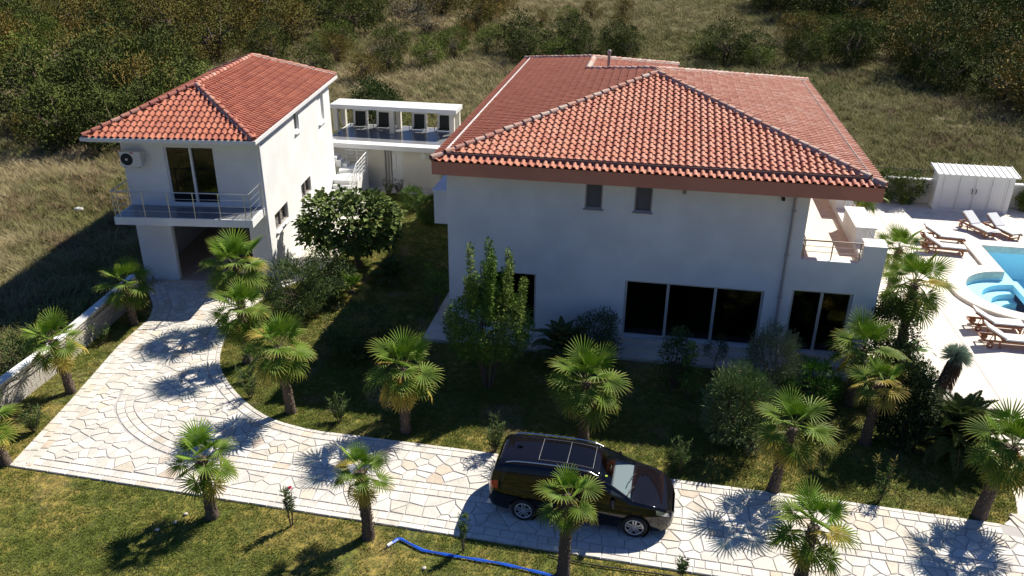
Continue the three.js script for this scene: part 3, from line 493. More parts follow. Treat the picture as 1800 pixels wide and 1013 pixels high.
// ---------- the annex with its roof terrace ----------
{
  const A = thing('annex', 'cream flat-roofed annex with white door and tiled roof terrace between the houses', 'annex', [0, 0, 0]);
  mesh('wall', plate([[-18.2, 0], [-10.6, 0], [-10.6, 2.3], [-18.2, 2.3]], [[-14.55, -13.8, 0.0001, 2.15]], 0.25).translate(0, 0, -43.62), M.annexWall, A);
  mesh('wall', [boxAt(-18.2, -17.95, 0, 2.3, -43.87, -47.6), boxAt(-10.85, -10.6, 0, 2.3, -43.87, -47.6), boxAt(-17.95, -10.85, 0, 2.3, -47.6, -47.35)], M.annexWall, A);
  mesh('terrace_slab', [boxAt(-18.4, -10.5, 2.3, 2.52, -43.08, -47.7), boxAt(-18.4, -10.5, 2.52, 2.56, -43.08, -43.75)], M.whitePaint, A);
  mesh('terrace_tiles', boxAt(-18.3, -11.4, 2.523, 2.535, -43.78, -47.6), M.greyTile, A);
  mesh('roof_slab', boxAt(-18.78, -11.2, 3.87, 4.1, -45.72, -47.3), M.whitePaint, A);
  for (const [x, z] of [[-15.1, -45.95], [-11.5, -45.95], [-18.55, -45.95], [-18.5, -47.1], [-15.05, -47.1], [-11.45, -47.1]]) mesh('pillar', boxAt(x - 0.14, x + 0.14, 2.53, 3.868, z - 0.14, z + 0.14), M.annexWall, A);
  const d = mesh('door', boxAt(-14.53, -13.82, 0.02, 2.13, -43.78, -43.74), M.plasticWhite, A);
  for (const x of [-14.38, -14.02]) for (const [a, b] of [[0.2, 0.9], [1.05, 1.95]]) mesh('door_panel', boxAt(x - 0.12, x + 0.14, a, b, -43.74, -43.722), M.plasticWhite, d);
  mesh('handle', boxAt(-14.48, -14.38, 1.02, 1.06, -43.74, -43.68), M.steel, d);
  mesh('downpipe', [bar(V(-14.86, 0, -43.55), V(-14.86, 2.3, -43.55), 0.045), bar(V(-14.68, 0, -43.55), V(-14.68, 2.3, -43.55), 0.03)], M.gutterGrey, A);
  for (const x of [-16.9, -12.6]) mesh('diamond_tile', box(0.3, 0.3, 0.02, 0, 0, 0, 0, 0, Math.PI / 4).translate(x, 1.92, -43.6), M.whitePaint, A);
  // cobbled strip at its foot
  const R = mulberry(9), strip = struct('cobble_strip', slab([[-16.0, -42.5], [-10.8, -42.5], [-10.8, -43.6], [-16.0, -43.6]], -0.05, 0.03), M.joint);
  const gs = []; for (let i = 0; i < 34; i++) for (let j = 0; j < 7; j++) gs.push(new THREE.IcosahedronGeometry(0.075, 1).scale(0.9 + 0.3 * R(), 0.5, 0.8 + 0.3 * R()).rotateY(R() * 6).translate(-15.9 + i * 0.153 + 0.04 * R(), 0.03, -43.5 + j * 0.15 + 0.04 * R()));
  const cob = mesh('cobbles', gs, M.travertine, strip); cob.userData.kind = 'stuff';
}
{ // stairs with white rails in front of the annex
  const S = thing('staircase', 'white winder stairs with white bar railings beside the guest house', 'stairs', [0, 0, 0]);
  for (let k = 0; k < 5; k++) mesh('step', boxAt(-16.8, -15.55, 0, 0.2 + 0.2 * k, -39.25 - 0.28 * k, -39.53 - 0.28 * k), M.whitePaint, S);
  mesh('landing', slab([[-16.86, -40.65], [-15.55, -40.65], [-15.72, -43.06], [-17.3, -43.06]], 0, 1.2), M.whitePaint, S);
  mesh('winder_step', slab([[-16.95, -41.75], [-15.85, -42.55], [-15.76, -43.04], [-17.28, -43.04]], 1.2, 1.38), M.whitePaint, S);
  mesh('winder_step', slab([[-17.0, -42.5], [-16.75, -42.5], [-16.75, -43.02], [-17.26, -43.02]], 1.38, 1.56), M.whitePaint, S);
  for (let k = 0; k < 5; k++) mesh('step', boxAt(-17.06 - 0.26 * k, -17.32 - 0.26 * k, 1.4 + 0.2 * k, 1.74 + 0.2 * k, -42.4, -43.05), M.whitePaint, S);
  const post = (x, z, y0, y1) => mesh('post', bar(V(x, y0, z), V(x, y1, z), 0.022), M.whitePaint, S), top = 0.95;
  for (let k = 0; k < 5; k++) { const d = -0.2 * k, r = k ? 0.014 : 0.024;
    mesh('rail_bar', bar(V(-15.5, 0.2 + top + d, -39.2), V(-15.53, 1.2 + top + d, -40.7), r), M.whitePaint, S);
    mesh('rail_bar', bar(V(-15.53, 1.2 + top + d, -40.7), V(-15.72, 1.25 + top + d, -43.1), r), M.whitePaint, S);
    mesh('rail_bar', bar(V(-15.72, 1.25 + top + d, -43.1), V(-17.0, 1.25 + top + d, -43.1), r), M.whitePaint, S);
    mesh('rail_bar', tube([V(-17.0, 1.25 + top + d, -43.1), V(-17.2, 1.45 + top + d, -43.1), V(-17.4, 1.75 + top + d, -43.1), V(-17.9, 1.95 + top + d, -43.1)], r, 14), M.whitePaint, S); }
  for (const t of [0, 0.2, 0.4, 0.6, 0.8, 1]) post(lerp(-15.5, -15.53, t), lerp(-39.2, -40.7, t), lerp(0, 1.0, t), lerp(0.2, 1.2, t) + top);
  for (const t of [0.25, 0.5, 0.75, 1]) post(lerp(-15.53, -15.72, t), lerp(-40.7, -43.1, t), 1.1, 1.22 + top);
  post(-16.35, -43.1, 1.1, 1.25 + top); post(-16.98, -43.1, 1.1, 1.25 + top);
}
function slingChair() {
  const C = thing('sling_chair', 'white framed sling chair with black mesh back on the annex terrace', 'chair', [0, 0, 0], 0, 'sling chairs on the annex terrace');
  const f = 0.035; // back panel leaning, seen from the front
  mesh('back_frame', [boxAt(-0.46, -0.32, 0.12, 0.98, -0.03, 0.03), boxAt(0.32, 0.46, 0.12, 0.98, -0.03, 0.03), boxAt(-0.46, 0.46, 0.94, 1.08, -0.03, 0.03), boxAt(-0.46, 0.46, 0.08, 0.14, -0.03, 0.03)].map(g => g.rotateX(-0.14)), M.plasticWhite, C);
  mesh('sling', boxAt(-0.33, 0.33, 0.13, 0.95, -0.012, 0.012).rotateX(-0.14), M.sling, C);
  for (const s of [-1, 1]) { mesh('arm', tube([V(s * 0.47, 0.5, -0.1), V(s * 0.5, 0.52, 0.2), V(s * 0.5, 0.42, 0.42), V(s * 0.5, 0.1, 0.4), V(s * 0.49, 0.02, 0.1), V(s * 0.49, 0.08, -0.12)], 0.02, 24), M.frameTan, C); mesh('leg', bar(V(s * 0.44, 0, -0.15), V(s * 0.44, 0.2, -0.02), 0.02), M.plasticWhite, C); }
  mesh('seat', boxAt(-0.34, 0.34, 0.13, 0.16, 0.0, 0.34), M.sling, C);
  return C;
}
{ const c0 = slingChair(); [[-17.4, -46.9, 0.05], [-15.95, -46.9, -0.03], [-13.75, -46.9, 0.04], [-12.2, -46.9, 0]].forEach(([x, z, t], i) => { const c = i ? copyOf(c0, [x, 2.535, z], t) : c0; c.position.set(x, 2.535, z); c.rotation.y = t; }); }

// ---------- pool, shed and sun loungers ----------
{
  const P = thing('swimming_pool', 'blue swimming pool with rounded roman steps and pale stone coping', 'pool', [0, 0, 0]);
  const sh = (o, y0, y1, hole) => slab(o, y0, y1, hole ? [hole] : []);
  mesh('coping', sh(poolOutline(0.72), -0.2, 0.15, poolOutline(0).reverse()), M.deck, P);
  mesh('floor', sh(poolOutline(0.25), -1.6, -1.5), M.poolPaint, P);
  mesh('basin_wall', sh(poolOutline(0.25), -1.5, -0.2, poolOutline(0.0).reverse()), M.poolPaint, P);
  for (let k = 0; k < 4; k++) { const r = POOL.r - 0.02 - 0.42 * k, r2 = 0, a = []; for (let i = 0; i <= 28; i++) { const t = Math.PI / 2 + Math.PI * i / 28, wob = 1; a.push([POOL.cx + 0.62 - 0.1 * k + r * Math.cos(t) * wob * 1.0, POOL.cz + r * Math.sin(t)]); }
    const ring = sh([[POOL.cx + 0.6, POOL.cz + POOL.r - 0.01], ...poolOutline(-0.01).slice(1, 30), [POOL.cx + 0.6, POOL.cz - POOL.r + 0.01]], -1.49, -0.28 - 0.26 * k, (() => { const o = []; for (let i = 0; i <= 28; i++) { const t = Math.PI / 2 + Math.PI * i / 28; o.push([POOL.cx + 0.3 + (r - 0.4) * Math.cos(t), POOL.cz + (r - 0.4) * Math.sin(t)]); } return o.reverse(); })()); mesh('step', ring, M.poolPaint, P); }
  mesh('bench', boxAt(16.01, 16.75, -1.49, -0.55, -40.3, -37.1), M.poolPaint, P);
  const w = mesh('water', new THREE.ShapeGeometry(new THREE.Shape(poolOutline(-0.002).map(([x, z]) => new THREE.Vector2(x, -z)))).rotateX(-Math.PI / 2).translate(0, 0.02, 0), M.water, P);
}
{
  const S = thing('storage_shed', 'white metal storage shed with ribbed roof beside the boundary wall', 'shed', [17.1, 0.02, -46.3]);
  mesh('walls', [boxAt(-1.85, 1.85, 0, 2.0, -0.55, 0.5)], M.plasticWhite, S);
  for (let k = 0; k < 4; k++) { const x = -1.62 + 0.81 * k; mesh('door', [boxAt(x + 0.03, x + 0.78, 0.1, 1.92, 0.501, 0.52), ...[0, 0.69].map(q => boxAt(x + 0.03 + q, x + 0.09 + q, 0.1, 1.92, 0.52, 0.545)), boxAt(x + 0.09, x + 0.72, 0.1, 0.16, 0.52, 0.545), boxAt(x + 0.09, x + 0.72, 1.86, 1.92, 0.52, 0.545)], M.plasticWhite, S); }
  for (const x of [-0.1, 0.1]) mesh('handle', tube([V(x, 1.0, 0.55), V(x, 1.02, 0.6), V(x, 1.22, 0.6), V(x, 1.24, 0.55)], 0.02, 12), M.black, S);
  mesh('frame', [boxAt(-1.9, -1.64, 0, 2.0, 0.4, 0.53), boxAt(1.64, 1.9, 0, 2.0, 0.4, 0.53), boxAt(-1.9, 1.9, 0, 0.09, 0.4, 0.56)], M.plasticWhite, S);
  const r = mesh('roof', box(4.15, 0.06, 1.45, 0, 2.1, 0, 0, 0.13), M.plasticWhite, S);
  for (let k = 0; k < 14; k++) mesh('rib', box(0.05, 0.045, 1.46, -2.03 + k * 0.312, 2.145, 0, 0, 0.13), M.plasticWhite, r);
}
{ // boundary wall with an iron fence
  const W = thing('boundary_wall', 'cream rendered boundary wall topped by a black iron fence', 'wall', [0, 0, 0]);
  mesh('wall', boxAt(8.5, 40, -0.05, 1.3, -46.75, -46.95), M.annexWall, W); mesh('coping', boxAt(8.45, 40, 1.3, 1.38, -46.68, -47.02), M.whitePaint, W);
  const f = mesh('fence', [boxAt(8.5, 40, 1.45, 1.48, -46.87, -46.84), boxAt(8.5, 40, 1.85, 1.88, -46.87, -46.84)], M.iron, W), g = [];
  for (let x = 8.5; x < 40; x += 0.16) g.push(bar(V(x, 1.38, -46.855), V(x, 2.0, -46.855), 0.009, 0.007, 5));
  const q = mesh('fence_bars', g, M.iron, f); q.userData.kind = 'stuff';
}
{ // low block wall along the drive
  const W = thing('block_wall', 'low grey concrete block wall between lawn strip and meadow', 'wall', [0, 0, 0]), R = mulberry(33);
  const a = V(-19.62, 0, -14.2), b = V(-19.66, 0, -21.7), c = V(-20.25, 0, -27.6);
  mesh('mortar', [[a, b], [b, c]].map(([p, q]) => { const L = p.distanceTo(q); return box(0.16, 0.98, L, 0, 0, 0).rotateY(Math.atan2(q.x - p.x, q.z - p.z)).translate((p.x + q.x) / 2 - 0.1, 0.46, (p.z + q.z) / 2); }), M.joint, W);
  const geos = Array.from({ length: 6 }, () => { const k = 0.92 + 0.16 * R(); return paint(metreUV(rbox(0.2, 0.188, 0.395, 0, 0, 0, 0.008, 0, 0, 0, 1)), [0.46 * k, 0.425 * k, 0.375 * k]); });
  for (const [p, q] of [[a, b], [b, c]]) { const L = p.distanceTo(q), n = Math.floor(L / 0.405), ang = Math.atan2(q.x - p.x, q.z - p.z);
    for (let r = 0; r < 5; r++) for (let k = 0; k < n; k++) { const t = ((k + 0.25 + 0.5 * (r & 1)) * 0.405) / L; const m = mesh('block', geos[Math.floor(R() * 6)], M.block, W, true); m.position.set(lerp(p.x, q.x, t) - 0.1 + (R() - 0.5) * 0.006, 0.095 + r * 0.2, lerp(p.z, q.z, t)); m.rotation.y = ang; } }
  mesh('coping', [[a, b], [b, c]].map(([p, q]) => { const L = p.distanceTo(q); return box(0.32, 0.07, L, 0, 0, 0).rotateY(Math.atan2(q.x - p.x, q.z - p.z)).translate((p.x + q.x) / 2 - 0.1, 1.035, (p.z + q.z) / 2); }), M.whitePaint, W);
  const hose = mesh('wall_pipe', tube([V(-19.44, 1.0, -14.3), V(-19.46, 0.97, -17), V(-19.45, 1.0, -19.5), V(-19.48, 0.96, -21.7), V(-19.95, 0.98, -26)], 0.018, 60, 6), M.black, scene);
  tag(hose, 'thin black water pipe running along the top of the block wall', 'pipe');
}
function lounger() { // head end at -x, foot end at +x, 1.95 m long
  const L = thing('sun_lounger', 'teak sun lounger with white cushion', 'sun lounger', [0, 0, 0]);
  for (const s of [-1, 1]) mesh('side_rail', rbox(1.95, 0.09, 0.045, 0, 0.28, s * 0.30, 0.01), M.teak, L);
  for (let k = 0; k < 17; k++) mesh('slat', box(0.07, 0.02, 0.56, -0.28 + k * 0.075, 0.315, 0), M.teak, L);
  for (const s of [-1, 1]) { mesh('leg', rbox(0.07, 0.30, 0.05, 0.82, 0.14, s * 0.28, 0.01), M.teak, L); mesh('leg', rbox(0.06, 0.30, 0.05, -0.35, 0.14, s * 0.28, 0.01, 0, 0, 0.25), M.teak, L); }
  mesh('stretcher', box(0.05, 0.05, 0.56, 0.82, 0.1, 0), M.teak, L); mesh('stretcher', box(0.05, 0.05, 0.62, -0.97, 0.28, 0), M.teak, L);
  for (const s of [-1, 1]) { const w = mesh('wheel', new THREE.CylinderGeometry(0.13, 0.13, 0.035, 20).rotateX(Math.PI / 2).translate(-0.72, 0.13, s * 0.36), M.teak, L); mesh('hub', new THREE.CylinderGeometry(0.035, 0.035, 0.05, 10).rotateX(Math.PI / 2).translate(-0.72, 0.13, s * 0.36), M.steel, w); mesh('leg', rbox(0.06, 0.24, 0.045, -0.72, 0.2, s * 0.30, 0.01), M.teak, L); }
  mesh('axle', bar(V(-0.72, 0.13, -0.38), V(-0.72, 0.13, 0.38), 0.015), M.steel, L);
  const back = [box(0.80, 0.035, 0.045, -0.40, 0, -0.27), box(0.80, 0.035, 0.045, -0.40, 0, 0.27), ...Array.from({ length: 9 }, (_, k) => box(0.055, 0.018, 0.54, -0.06 - k * 0.087, 0.02, 0))].map(g => g.rotateZ(-0.52).translate(-0.22, 0.34, 0));
  mesh('back_frame', back, M.teak, L);
  mesh('prop', bar(V(-0.7, 0.29, 0.2), V(-0.62, 0.56, 0.2), 0.015), M.teak, L);
  const c = mesh('cushion', [rbox(1.16, 0.065, 0.58, 0.37, 0.358, 0, 0.03, 0, 0, 0, 3), rbox(0.86, 0.065, 0.58, -0.41, 0.06, 0, 0.03, 0, 0, 0, 3).rotateZ(-0.52).translate(-0.2, 0.35, 0)], M.canvasWhite, L);
  return L;
}
{
  const l0 = lounger();
  const spots = [[16.5, -42.55, -1.15, 'teak lounger with white cushion near the shed, the one nearer the house'], [17.62, -42.45, -1.15, 'teak lounger with white cushion near the shed, the one nearer the pool corner'],
    [14.35, -40.75, -0.10, 'teak lounger with white cushion beside the coping, the one nearer the shed'], [14.0, -39.35, -0.10, 'teak lounger with white cushion beside the coping, the one nearer the palms'],
    [13.72, -31.35, -0.02, 'teak lounger with white cushion below the rounded pool end, the one closer to the coping'], [13.72, -30.0, -0.02, 'teak lounger with white cushion by the deck joint, nearest the spiky yucca']];
  spots.forEach(([x, z, t, label], i) => { const c = i ? copyOf(l0, [x, 0.02, z], t) : l0; c.position.set(x, 0.02, z); c.rotation.y = t; c.userData.label = label; c.userData.group = 'sun loungers round the pool'; });
  const sideTable = (x, z, label) => { const t = thing('side_table', label, 'table', [x, 0.02, z], 0.1); mesh('table_top', rbox(0.45, 0.03, 0.45, 0, 0.34, 0, 0.01), M.canvasWhite, t); for (const [a, b] of [[-1, -1], [1, -1], [-1, 1], [1, 1]]) mesh('leg', bar(V(a * 0.19, 0, b * 0.19), V(a * 0.17, 0.33, b * 0.17), 0.02), M.teak, t); };
  sideTable(17.1, -41.9, 'small low white table between the two loungers by the shed'); sideTable(14.75, -30.7, 'small low white table between the loungers by the rounded pool end');
}
struct('deck_joint', slab([[12.13, -19.5], [12.2, -19.5], [12.2, -46.5], [12.13, -46.5]], 0.0, 0.0245), std({ rgb: [0.50, 0.46, 0.42], roughness: 0.9 }));
{ // wire chair on the terrace
  const t = thing('terrace_chair', 'small white metal chair standing on the sunny upper terrace', 'chair', [5.9, 3.752, -32.6], 0.4);
  mesh('seat', rbox(0.5, 0.05, 0.5, 0, 0.42, 0, 0.02), M.plasticWhite, t); mesh('backrest', rbox(0.5, 0.42, 0.04, 0, 0.68, -0.25, 0.02, 0, -0.15), M.plasticWhite, t);
  for (const [a, b] of [[-1, -1], [1, -1], [-1, 1], [1, 1]]) mesh('leg', bar(V(a * 0.22, 0, b * 0.22), V(a * 0.22, 0.42, b * 0.22), 0.014), M.plasticWhite, t);
}
// ---------- the car: lofted body, x forward ----------
{
  const C = thing('parked_car', 'black people carrier with panoramic roof and silver roof rails parked on the paving', 'car', [-1.08, 0.055, -17.98], -0.038);
  const paintM = phy({ rgb: [0.006, 0.0055, 0.0075], roughness: 0.6, metalness: 0.0, specularIntensity: 0, clearcoat: 1, clearcoatRoughness: 0.03, ior: 1.5 });
  const tint = phy({ rgb: [0.05, 0.055, 0.06], transmission: 1, thickness: 0, roughness: 0.01, ior: 1.5 }), clear = phy({ rgb: [0.72, 0.80, 0.80], transmission: 1, thickness: 0, roughness: 0.01, ior: 1.5 });
  const roofGlass = phy({ rgb: [0.004, 0.004, 0.005], roughness: 0.02 }), trim = std({ rgb: [0.01, 0.01, 0.01], roughness: 0.5 }), chrome = std({ rgb: [0.78, 0.78, 0.78], metalness: 1, roughness: 0.14 }), red = phy({ rgb: [0.5, 0.004, 0.012], roughness: 0.12, clearcoat: 1 });
  const F = (pts) => (x) => { if (x <= pts[0][0]) return pts[0][1]; for (let i = 0; i + 1 < pts.length; i++) if (x <= pts[i + 1][0]) { const t = (x - pts[i][0]) / (pts[i + 1][0] - pts[i][0]), p0 = pts[Math.max(i - 1, 0)], p3 = pts[Math.min(i + 2, pts.length - 1)], h = pts[i + 1][0] - pts[i][0], m0 = (pts[i + 1][1] - p0[1]) / (pts[i + 1][0] - p0[0]) * h, m1 = (p3[1] - pts[i][1]) / (p3[0] - pts[i][0]) * h, t2 = t * t, t3 = t2 * t; return (2 * t3 - 3 * t2 + 1) * pts[i][1] + (t3 - 2 * t2 + t) * m0 + (3 * t2 - 2 * t3) * pts[i + 1][1] + (t3 - t2) * m1; } return pts.at(-1)[1]; };
  const W = F([[-2.43, 0.74], [-2.39, 0.83], [-2.3, 0.885], [-2.0, 0.925], [-1.2, 0.95], [0, 0.952], [1.2, 0.945], [1.7, 0.915], [2.0, 0.865], [2.2, 0.79], [2.34, 0.67], [2.4, 0.56], [2.43, 0.42]]);
  const yc = F([[-2.43, 1.0], [-2.40, 1.12], [-2.34, 1.34], [-2.26, 1.52], [-2.15, 1.60], [-1.9, 1.645], [-1.2, 1.69], [-0.4, 1.70], [0.1, 1.665], [0.42, 1.60], [0.75, 1.44], [1.05, 1.265], [1.34, 1.10], [1.5, 1.055], [1.8, 0.995], [2.1, 0.905], [2.28, 0.80], [2.38, 0.68], [2.43, 0.56]]);
  const belt = F([[-2.43, 0.98], [-2.3, 1.02], [-1.8, 1.045], [-1, 1.02], [0, 0.985], [1, 0.955], [1.4, 0.945], [1.8, 0.90], [2.1, 0.80], [2.3, 0.69], [2.43, 0.54]]);
  const low = F([[-2.43, 0.36], [-2.2, 0.27], [-1, 0.2], [1, 0.2], [2.2, 0.2], [2.43, 0.27]]);
  const xs = []; for (let k = 0; k <= 104; k++) { const t = k / 104; xs.push(-2.43 + 4.86 * (t - 0.10 * Math.sin(2 * Math.PI * t) / Math.PI)); }
  const arch = (x) => { let a = 0; for (const w of [-1.46, 1.46]) { const d = Math.abs(x - w); if (d < 0.395) a = Math.max(a, 0.32 + Math.sqrt(0.395 * 0.395 - d * d)); } return a; };
  const SUB = 4; // control rows: sill, low door, mid, upper door, belt, glass top, roof edge, roof half, centre
  function ring(x) {
    const w = W(x), b = belt(x), c = Math.max(yc(x), b + 0.005), H = c - b, l = low(x), g = clamp(H / 0.66), ctl = [[l, w * 0.93], [l + 0.16, w * 0.985], [lerp(l, b, 0.5), w], [lerp(l, b, 0.82), w * 0.99], [b, w * 0.962], [b + H * 0.76, w * 0.962 - 0.145 * g - 0.015], [b + H * 0.915, w * 0.962 - 0.225 * g - 0.06], [b + H * 0.985, w * 0.50], [c, 0]];
    const a = arch(x), out = [];
    for (let r = 0; r < ctl.length - 1; r++) for (let s = 0; s < SUB; s++) { const t = s / SUB, p0 = ctl[Math.max(r - 1, 0)], p1 = ctl[r], p2 = ctl[r + 1], p3 = r + 2 < ctl.length ? ctl[r + 2] : [ctl[r][0], -ctl[r][1]], q = (i) => 0.5 * (2 * p1[i] + (p2[i] - p0[i]) * t + (2 * p0[i] - 5 * p1[i] + 4 * p2[i] - p3[i]) * t * t + (3 * p1[i] - p0[i] - 3 * p2[i] + p3[i]) * t ** 3); out.push([q(0), q(1)]); }
    out.push(ctl.at(-1)); return out.map(([y, z]) => [Math.max(y, Math.min(a, b - 0.03)), z]);
  }
  const rings = xs.map(ring), NR = rings[0].length;
  // whole-surface normals so that parts cut from it stay smooth across their edges
  const P = (i, j, s) => V(xs[i], rings[i][j][0], s * rings[i][j][1]);
  const Nrm = (i, j, s) => { const a = P(Math.min(i + 1, xs.length - 1), j, s).sub(P(Math.max(i - 1, 0), j, s)), b = j === NR - 1 ? P(i, j - 1, -s).sub(P(i, j - 1, s)) : P(i, Math.min(j + 1, NR - 1), s).sub(P(i, Math.max(j - 1, 0), s)); const n = a.cross(b); if (n.lengthSq() < 1e-12) n.set(0, 1, 0); n.normalize(); const out = V(0, P(i, j, s).y - 0.7, P(i, j, s).z); if (n.dot(out) < 0) n.negate(); return n; };
  const bins = {};
  const kindOf = (x, j, s) => {
    const r = j / SUB, gl = r >= 4 && r < 5, top = r >= 6;
    if (top && x > 0.44 && x < 1.31) return 'windscreen';
    if (top && x > -2.395 && x < -2.2) return 'rear_window';
    if (r >= 7 && x > -1.15 && x < -0.42) return 'sunroof'; if (r >= 7 && x > -0.40 && x < 0.26) return 'sunroof_front';
    if (gl) { if (x > -2.12 && x < -1.17) return 'quarter_window' + s; if (x > -1.10 && x < -0.06) return 'rear_door_window' + s; if (x > 0.0 && x < 0.86) return 'front_door_window' + s; if (x > 0.9 && x < 1.22) return 'corner_window' + s; }
    if (r >= 3.0 && r < 4.25 && x > -2.42 && x < -2.18) return 'tail_light' + s;
    if (r >= 3.1 && r < 4.1 && x > 1.98 && x < 2.32) return 'headlight' + s;
    if (r < 5.2 && r >= 0.9 && x > -1.16 && x < -0.03) return 'rear_door' + s; if (r < 5.2 && r >= 0.9 && x >= -0.03 && x < 1.02) return 'front_door' + s;
    if (r >= 4.6 && x > 1.33 && x < 2.3) return 'bonnet';
    return 'body';
  };
  for (const s of [-1, 1]) for (let i = 0; i + 1 < xs.length; i++) for (let j = 0; j + 1 < NR; j++) {
    const k = kindOf((xs[i] + xs[i + 1]) / 2, j, s), b = bins[k] ??= { p: [], n: [] };
    const q = [[i, j], [i + 1, j], [i + 1, j + 1], [i, j + 1]], o = s > 0 ? [0, 1, 2, 0, 2, 3] : [0, 2, 1, 0, 3, 2];
    for (const t of o) { const [a, c] = q[t], p = P(a, c, s), n = Nrm(a, c, s); b.p.push(p.x, p.y, p.z); b.n.push(n.x, n.y, n.z); }
  }
  for (const i of [0, xs.length - 1]) for (const s of [-1, 1]) for (let j = 0; j + 1 < NR; j++) { const b = bins.body, c = V(xs[i], 0.6, 0), n = [i ? 1 : -1, 0, 0]; for (const p of [P(i, j, s), P(i, j + 1, s), c]) { b.p.push(p.x, p.y, p.z); b.n.push(...n); } }
  const mk = (k) => { const g = new THREE.BufferGeometry(); g.setAttribute('position', new THREE.Float32BufferAttribute(bins[k].p, 3)); g.setAttribute('normal', new THREE.Float32BufferAttribute(bins[k].n, 3)); return metreUV(g); };
  const part = (k, name, mat, par = C) => mesh(name, mk(k), mat, par, true);
  part('body', 'body', paintM); part('bonnet', 'bonnet', paintM); part('windscreen', 'windscreen', clear); part('rear_window', 'rear_window', tint); part('sunroof', 'sunroof', roofGlass); part('sunroof_front', 'sunroof', roofGlass);
  for (const s of [-1, 1]) {
    const fd = part('front_door' + s, 'front_door', paintM), rd = part('rear_door' + s, 'rear_door', paintM);
    part('front_door_window' + s, 'window', tint, fd); part('rear_door_window' + s, 'window', tint, rd); part('quarter_window' + s, 'quarter_window', tint); part('corner_window' + s, 'corner_window', tint);
    part('tail_light' + s, 'tail_light', red); part('headlight' + s, 'headlight', phy({ rgb: [0.55, 0.57, 0.6], metalness: 0.7, roughness: 0.15, clearcoat: 1 }));
    mesh('handle', rbox(0.2, 0.03, 0.04, 0.1, 0.86, s * 0.965, 0.012), paintM, fd); mesh('handle', rbox(0.2, 0.03, 0.04, -0.95, 0.88, s * 0.965, 0.012), paintM, rd);
    mesh('mirror', [rbox(0.12, 0.16, 0.24, 0.86, 1.04, s * 1.06, 0.05), rbox(0.06, 0.05, 0.14, 0.88, 0.98, s * 0.93, 0.02)], paintM, C);
    // roof rail
    const rp = []; for (let k = 0; k <= 10; k++) { const x = lerp(-2.0, 0.42, k / 10), r = ring(x), p = r[6 * SUB]; rp.push(V(x, p[0] + (k === 0 || k === 10 ? 0.012 : 0.055), s * (p[1] + 0.015))); }
    mesh('roof_rail', tube(rp, 0.019, 40, 8), chrome, C);
    mesh('sill_trim', tube([V(-1.02, 0.25, s * 0.9), V(0, 0.23, s * 0.905), V(1.02, 0.25, s * 0.9)], 0.02, 12, 6), trim, C);
    for (const x of [-1.46, 1.46]) {
      const z = s * 0.845, prof = [[0.2, -0.1], [0.29, -0.112], [0.325, -0.1], [0.338, -0.07], [0.34, 0], [0.338, 0.07], [0.325, 0.1], [0.29, 0.112], [0.22, 0.1]];
      const wh = mesh('wheel', new THREE.LatheGeometry(prof.map(p => new THREE.Vector2(...p)), 40).rotateX(Math.PI / 2).translate(x, 0.325, z), std({ rgb: [0.018, 0.018, 0.018], roughness: 0.85 }), C);
      const rim = [new THREE.TorusGeometry(0.225, 0.018, 8, 36).translate(x, 0.325, z + s * 0.1), new THREE.CylinderGeometry(0.055, 0.06, 0.05, 16).rotateX(Math.PI / 2).translate(x, 0.325, z + s * 0.085)];
      for (let k = 0; k < 5; k++) for (const o of [-1, 1]) { const a = k * Math.PI * 0.4 + 0.3; const g = new THREE.BoxGeometry(0.185, 0.042, 0.028).translate(0.135, o * 0.026, 0).rotateZ(o * 0.06); rim.push(g.rotateZ(a).translate(x, 0.325, z + s * 0.09)); }
      mesh('rim', rim, std({ rgb: [0.58, 0.58, 0.59], metalness: 0.85, roughness: 0.3 }), wh);
      mesh('brake_disc', new THREE.CylinderGeometry(0.215, 0.215, 0.02, 28).rotateX(Math.PI / 2).translate(x, 0.325, z + s * 0.03), std({ rgb: [0.05, 0.05, 0.05], metalness: 0.6, roughness: 0.5 }), wh);
      mesh('wheel_well', new THREE.CylinderGeometry(0.40, 0.40, 0.36, 28, 1, true, -0.5 * Math.PI, Math.PI).rotateX(Math.PI / 2).rotateZ(Math.PI / 2).translate(x, 0.34, s * 0.74), trim, C);
    }
  }
  // sunroof surround lines
  const line = (pts) => tube(pts, 0.007, 30, 5, false, 0.1), onRoof = (x, z) => { const r = ring(x), i = r.findIndex((p) => p[1] <= Math.abs(z)), a = r[i - 1], b = r[i], t = (a[1] - Math.abs(z)) / (a[1] - b[1] || 1); return V(x, lerp(a[0], b[0], t) + 0.004, z); };
  mesh('sunroof_seal', [line([-0.47, -0.3, 0, 0.3, 0.47].map(z => onRoof(0.27, z))), line([-0.47, -0.3, 0, 0.3, 0.47].map(z => onRoof(-0.41, z))), line([-0.47, -0.3, 0, 0.3, 0.47].map(z => onRoof(-1.16, z))), ...[-0.47, 0.47].map(z => line([0.27, -0.1, -0.4, -0.8, -1.16].map(x => onRoof(x, z))))], std({ rgb: [0.22, 0.22, 0.23], roughness: 0.35, metalness: 0.4 }), C);
  mesh('aerial', [rbox(0.16, 0.05, 0.03, -1.75, 1.69, 0, 0.014, 0, 0, -0.15)], paintM, C);
  for (const z of [-0.25, 0.3]) mesh('wiper', tube([V(1.36, 1.115, z), V(1.26, 1.165, z + 0.25), V(1.22, 1.18, z + 0.5)], 0.012, 12, 5), trim, C);
  mesh('grille', [boxAt(2.405, 2.44, 0.50, 0.56, -0.38, 0.38), boxAt(2.40, 2.435, 0.28, 0.38, -0.36, 0.36)], trim, C);
  mesh('number_plate', boxAt(2.44, 2.452, 0.39, 0.49, -0.25, 0.25), M.plasticWhite, C);
  mesh('rear_bumper', [rbox(0.12, 0.16, 1.5, -2.4, 0.44, 0, 0.05)], paintM, C);
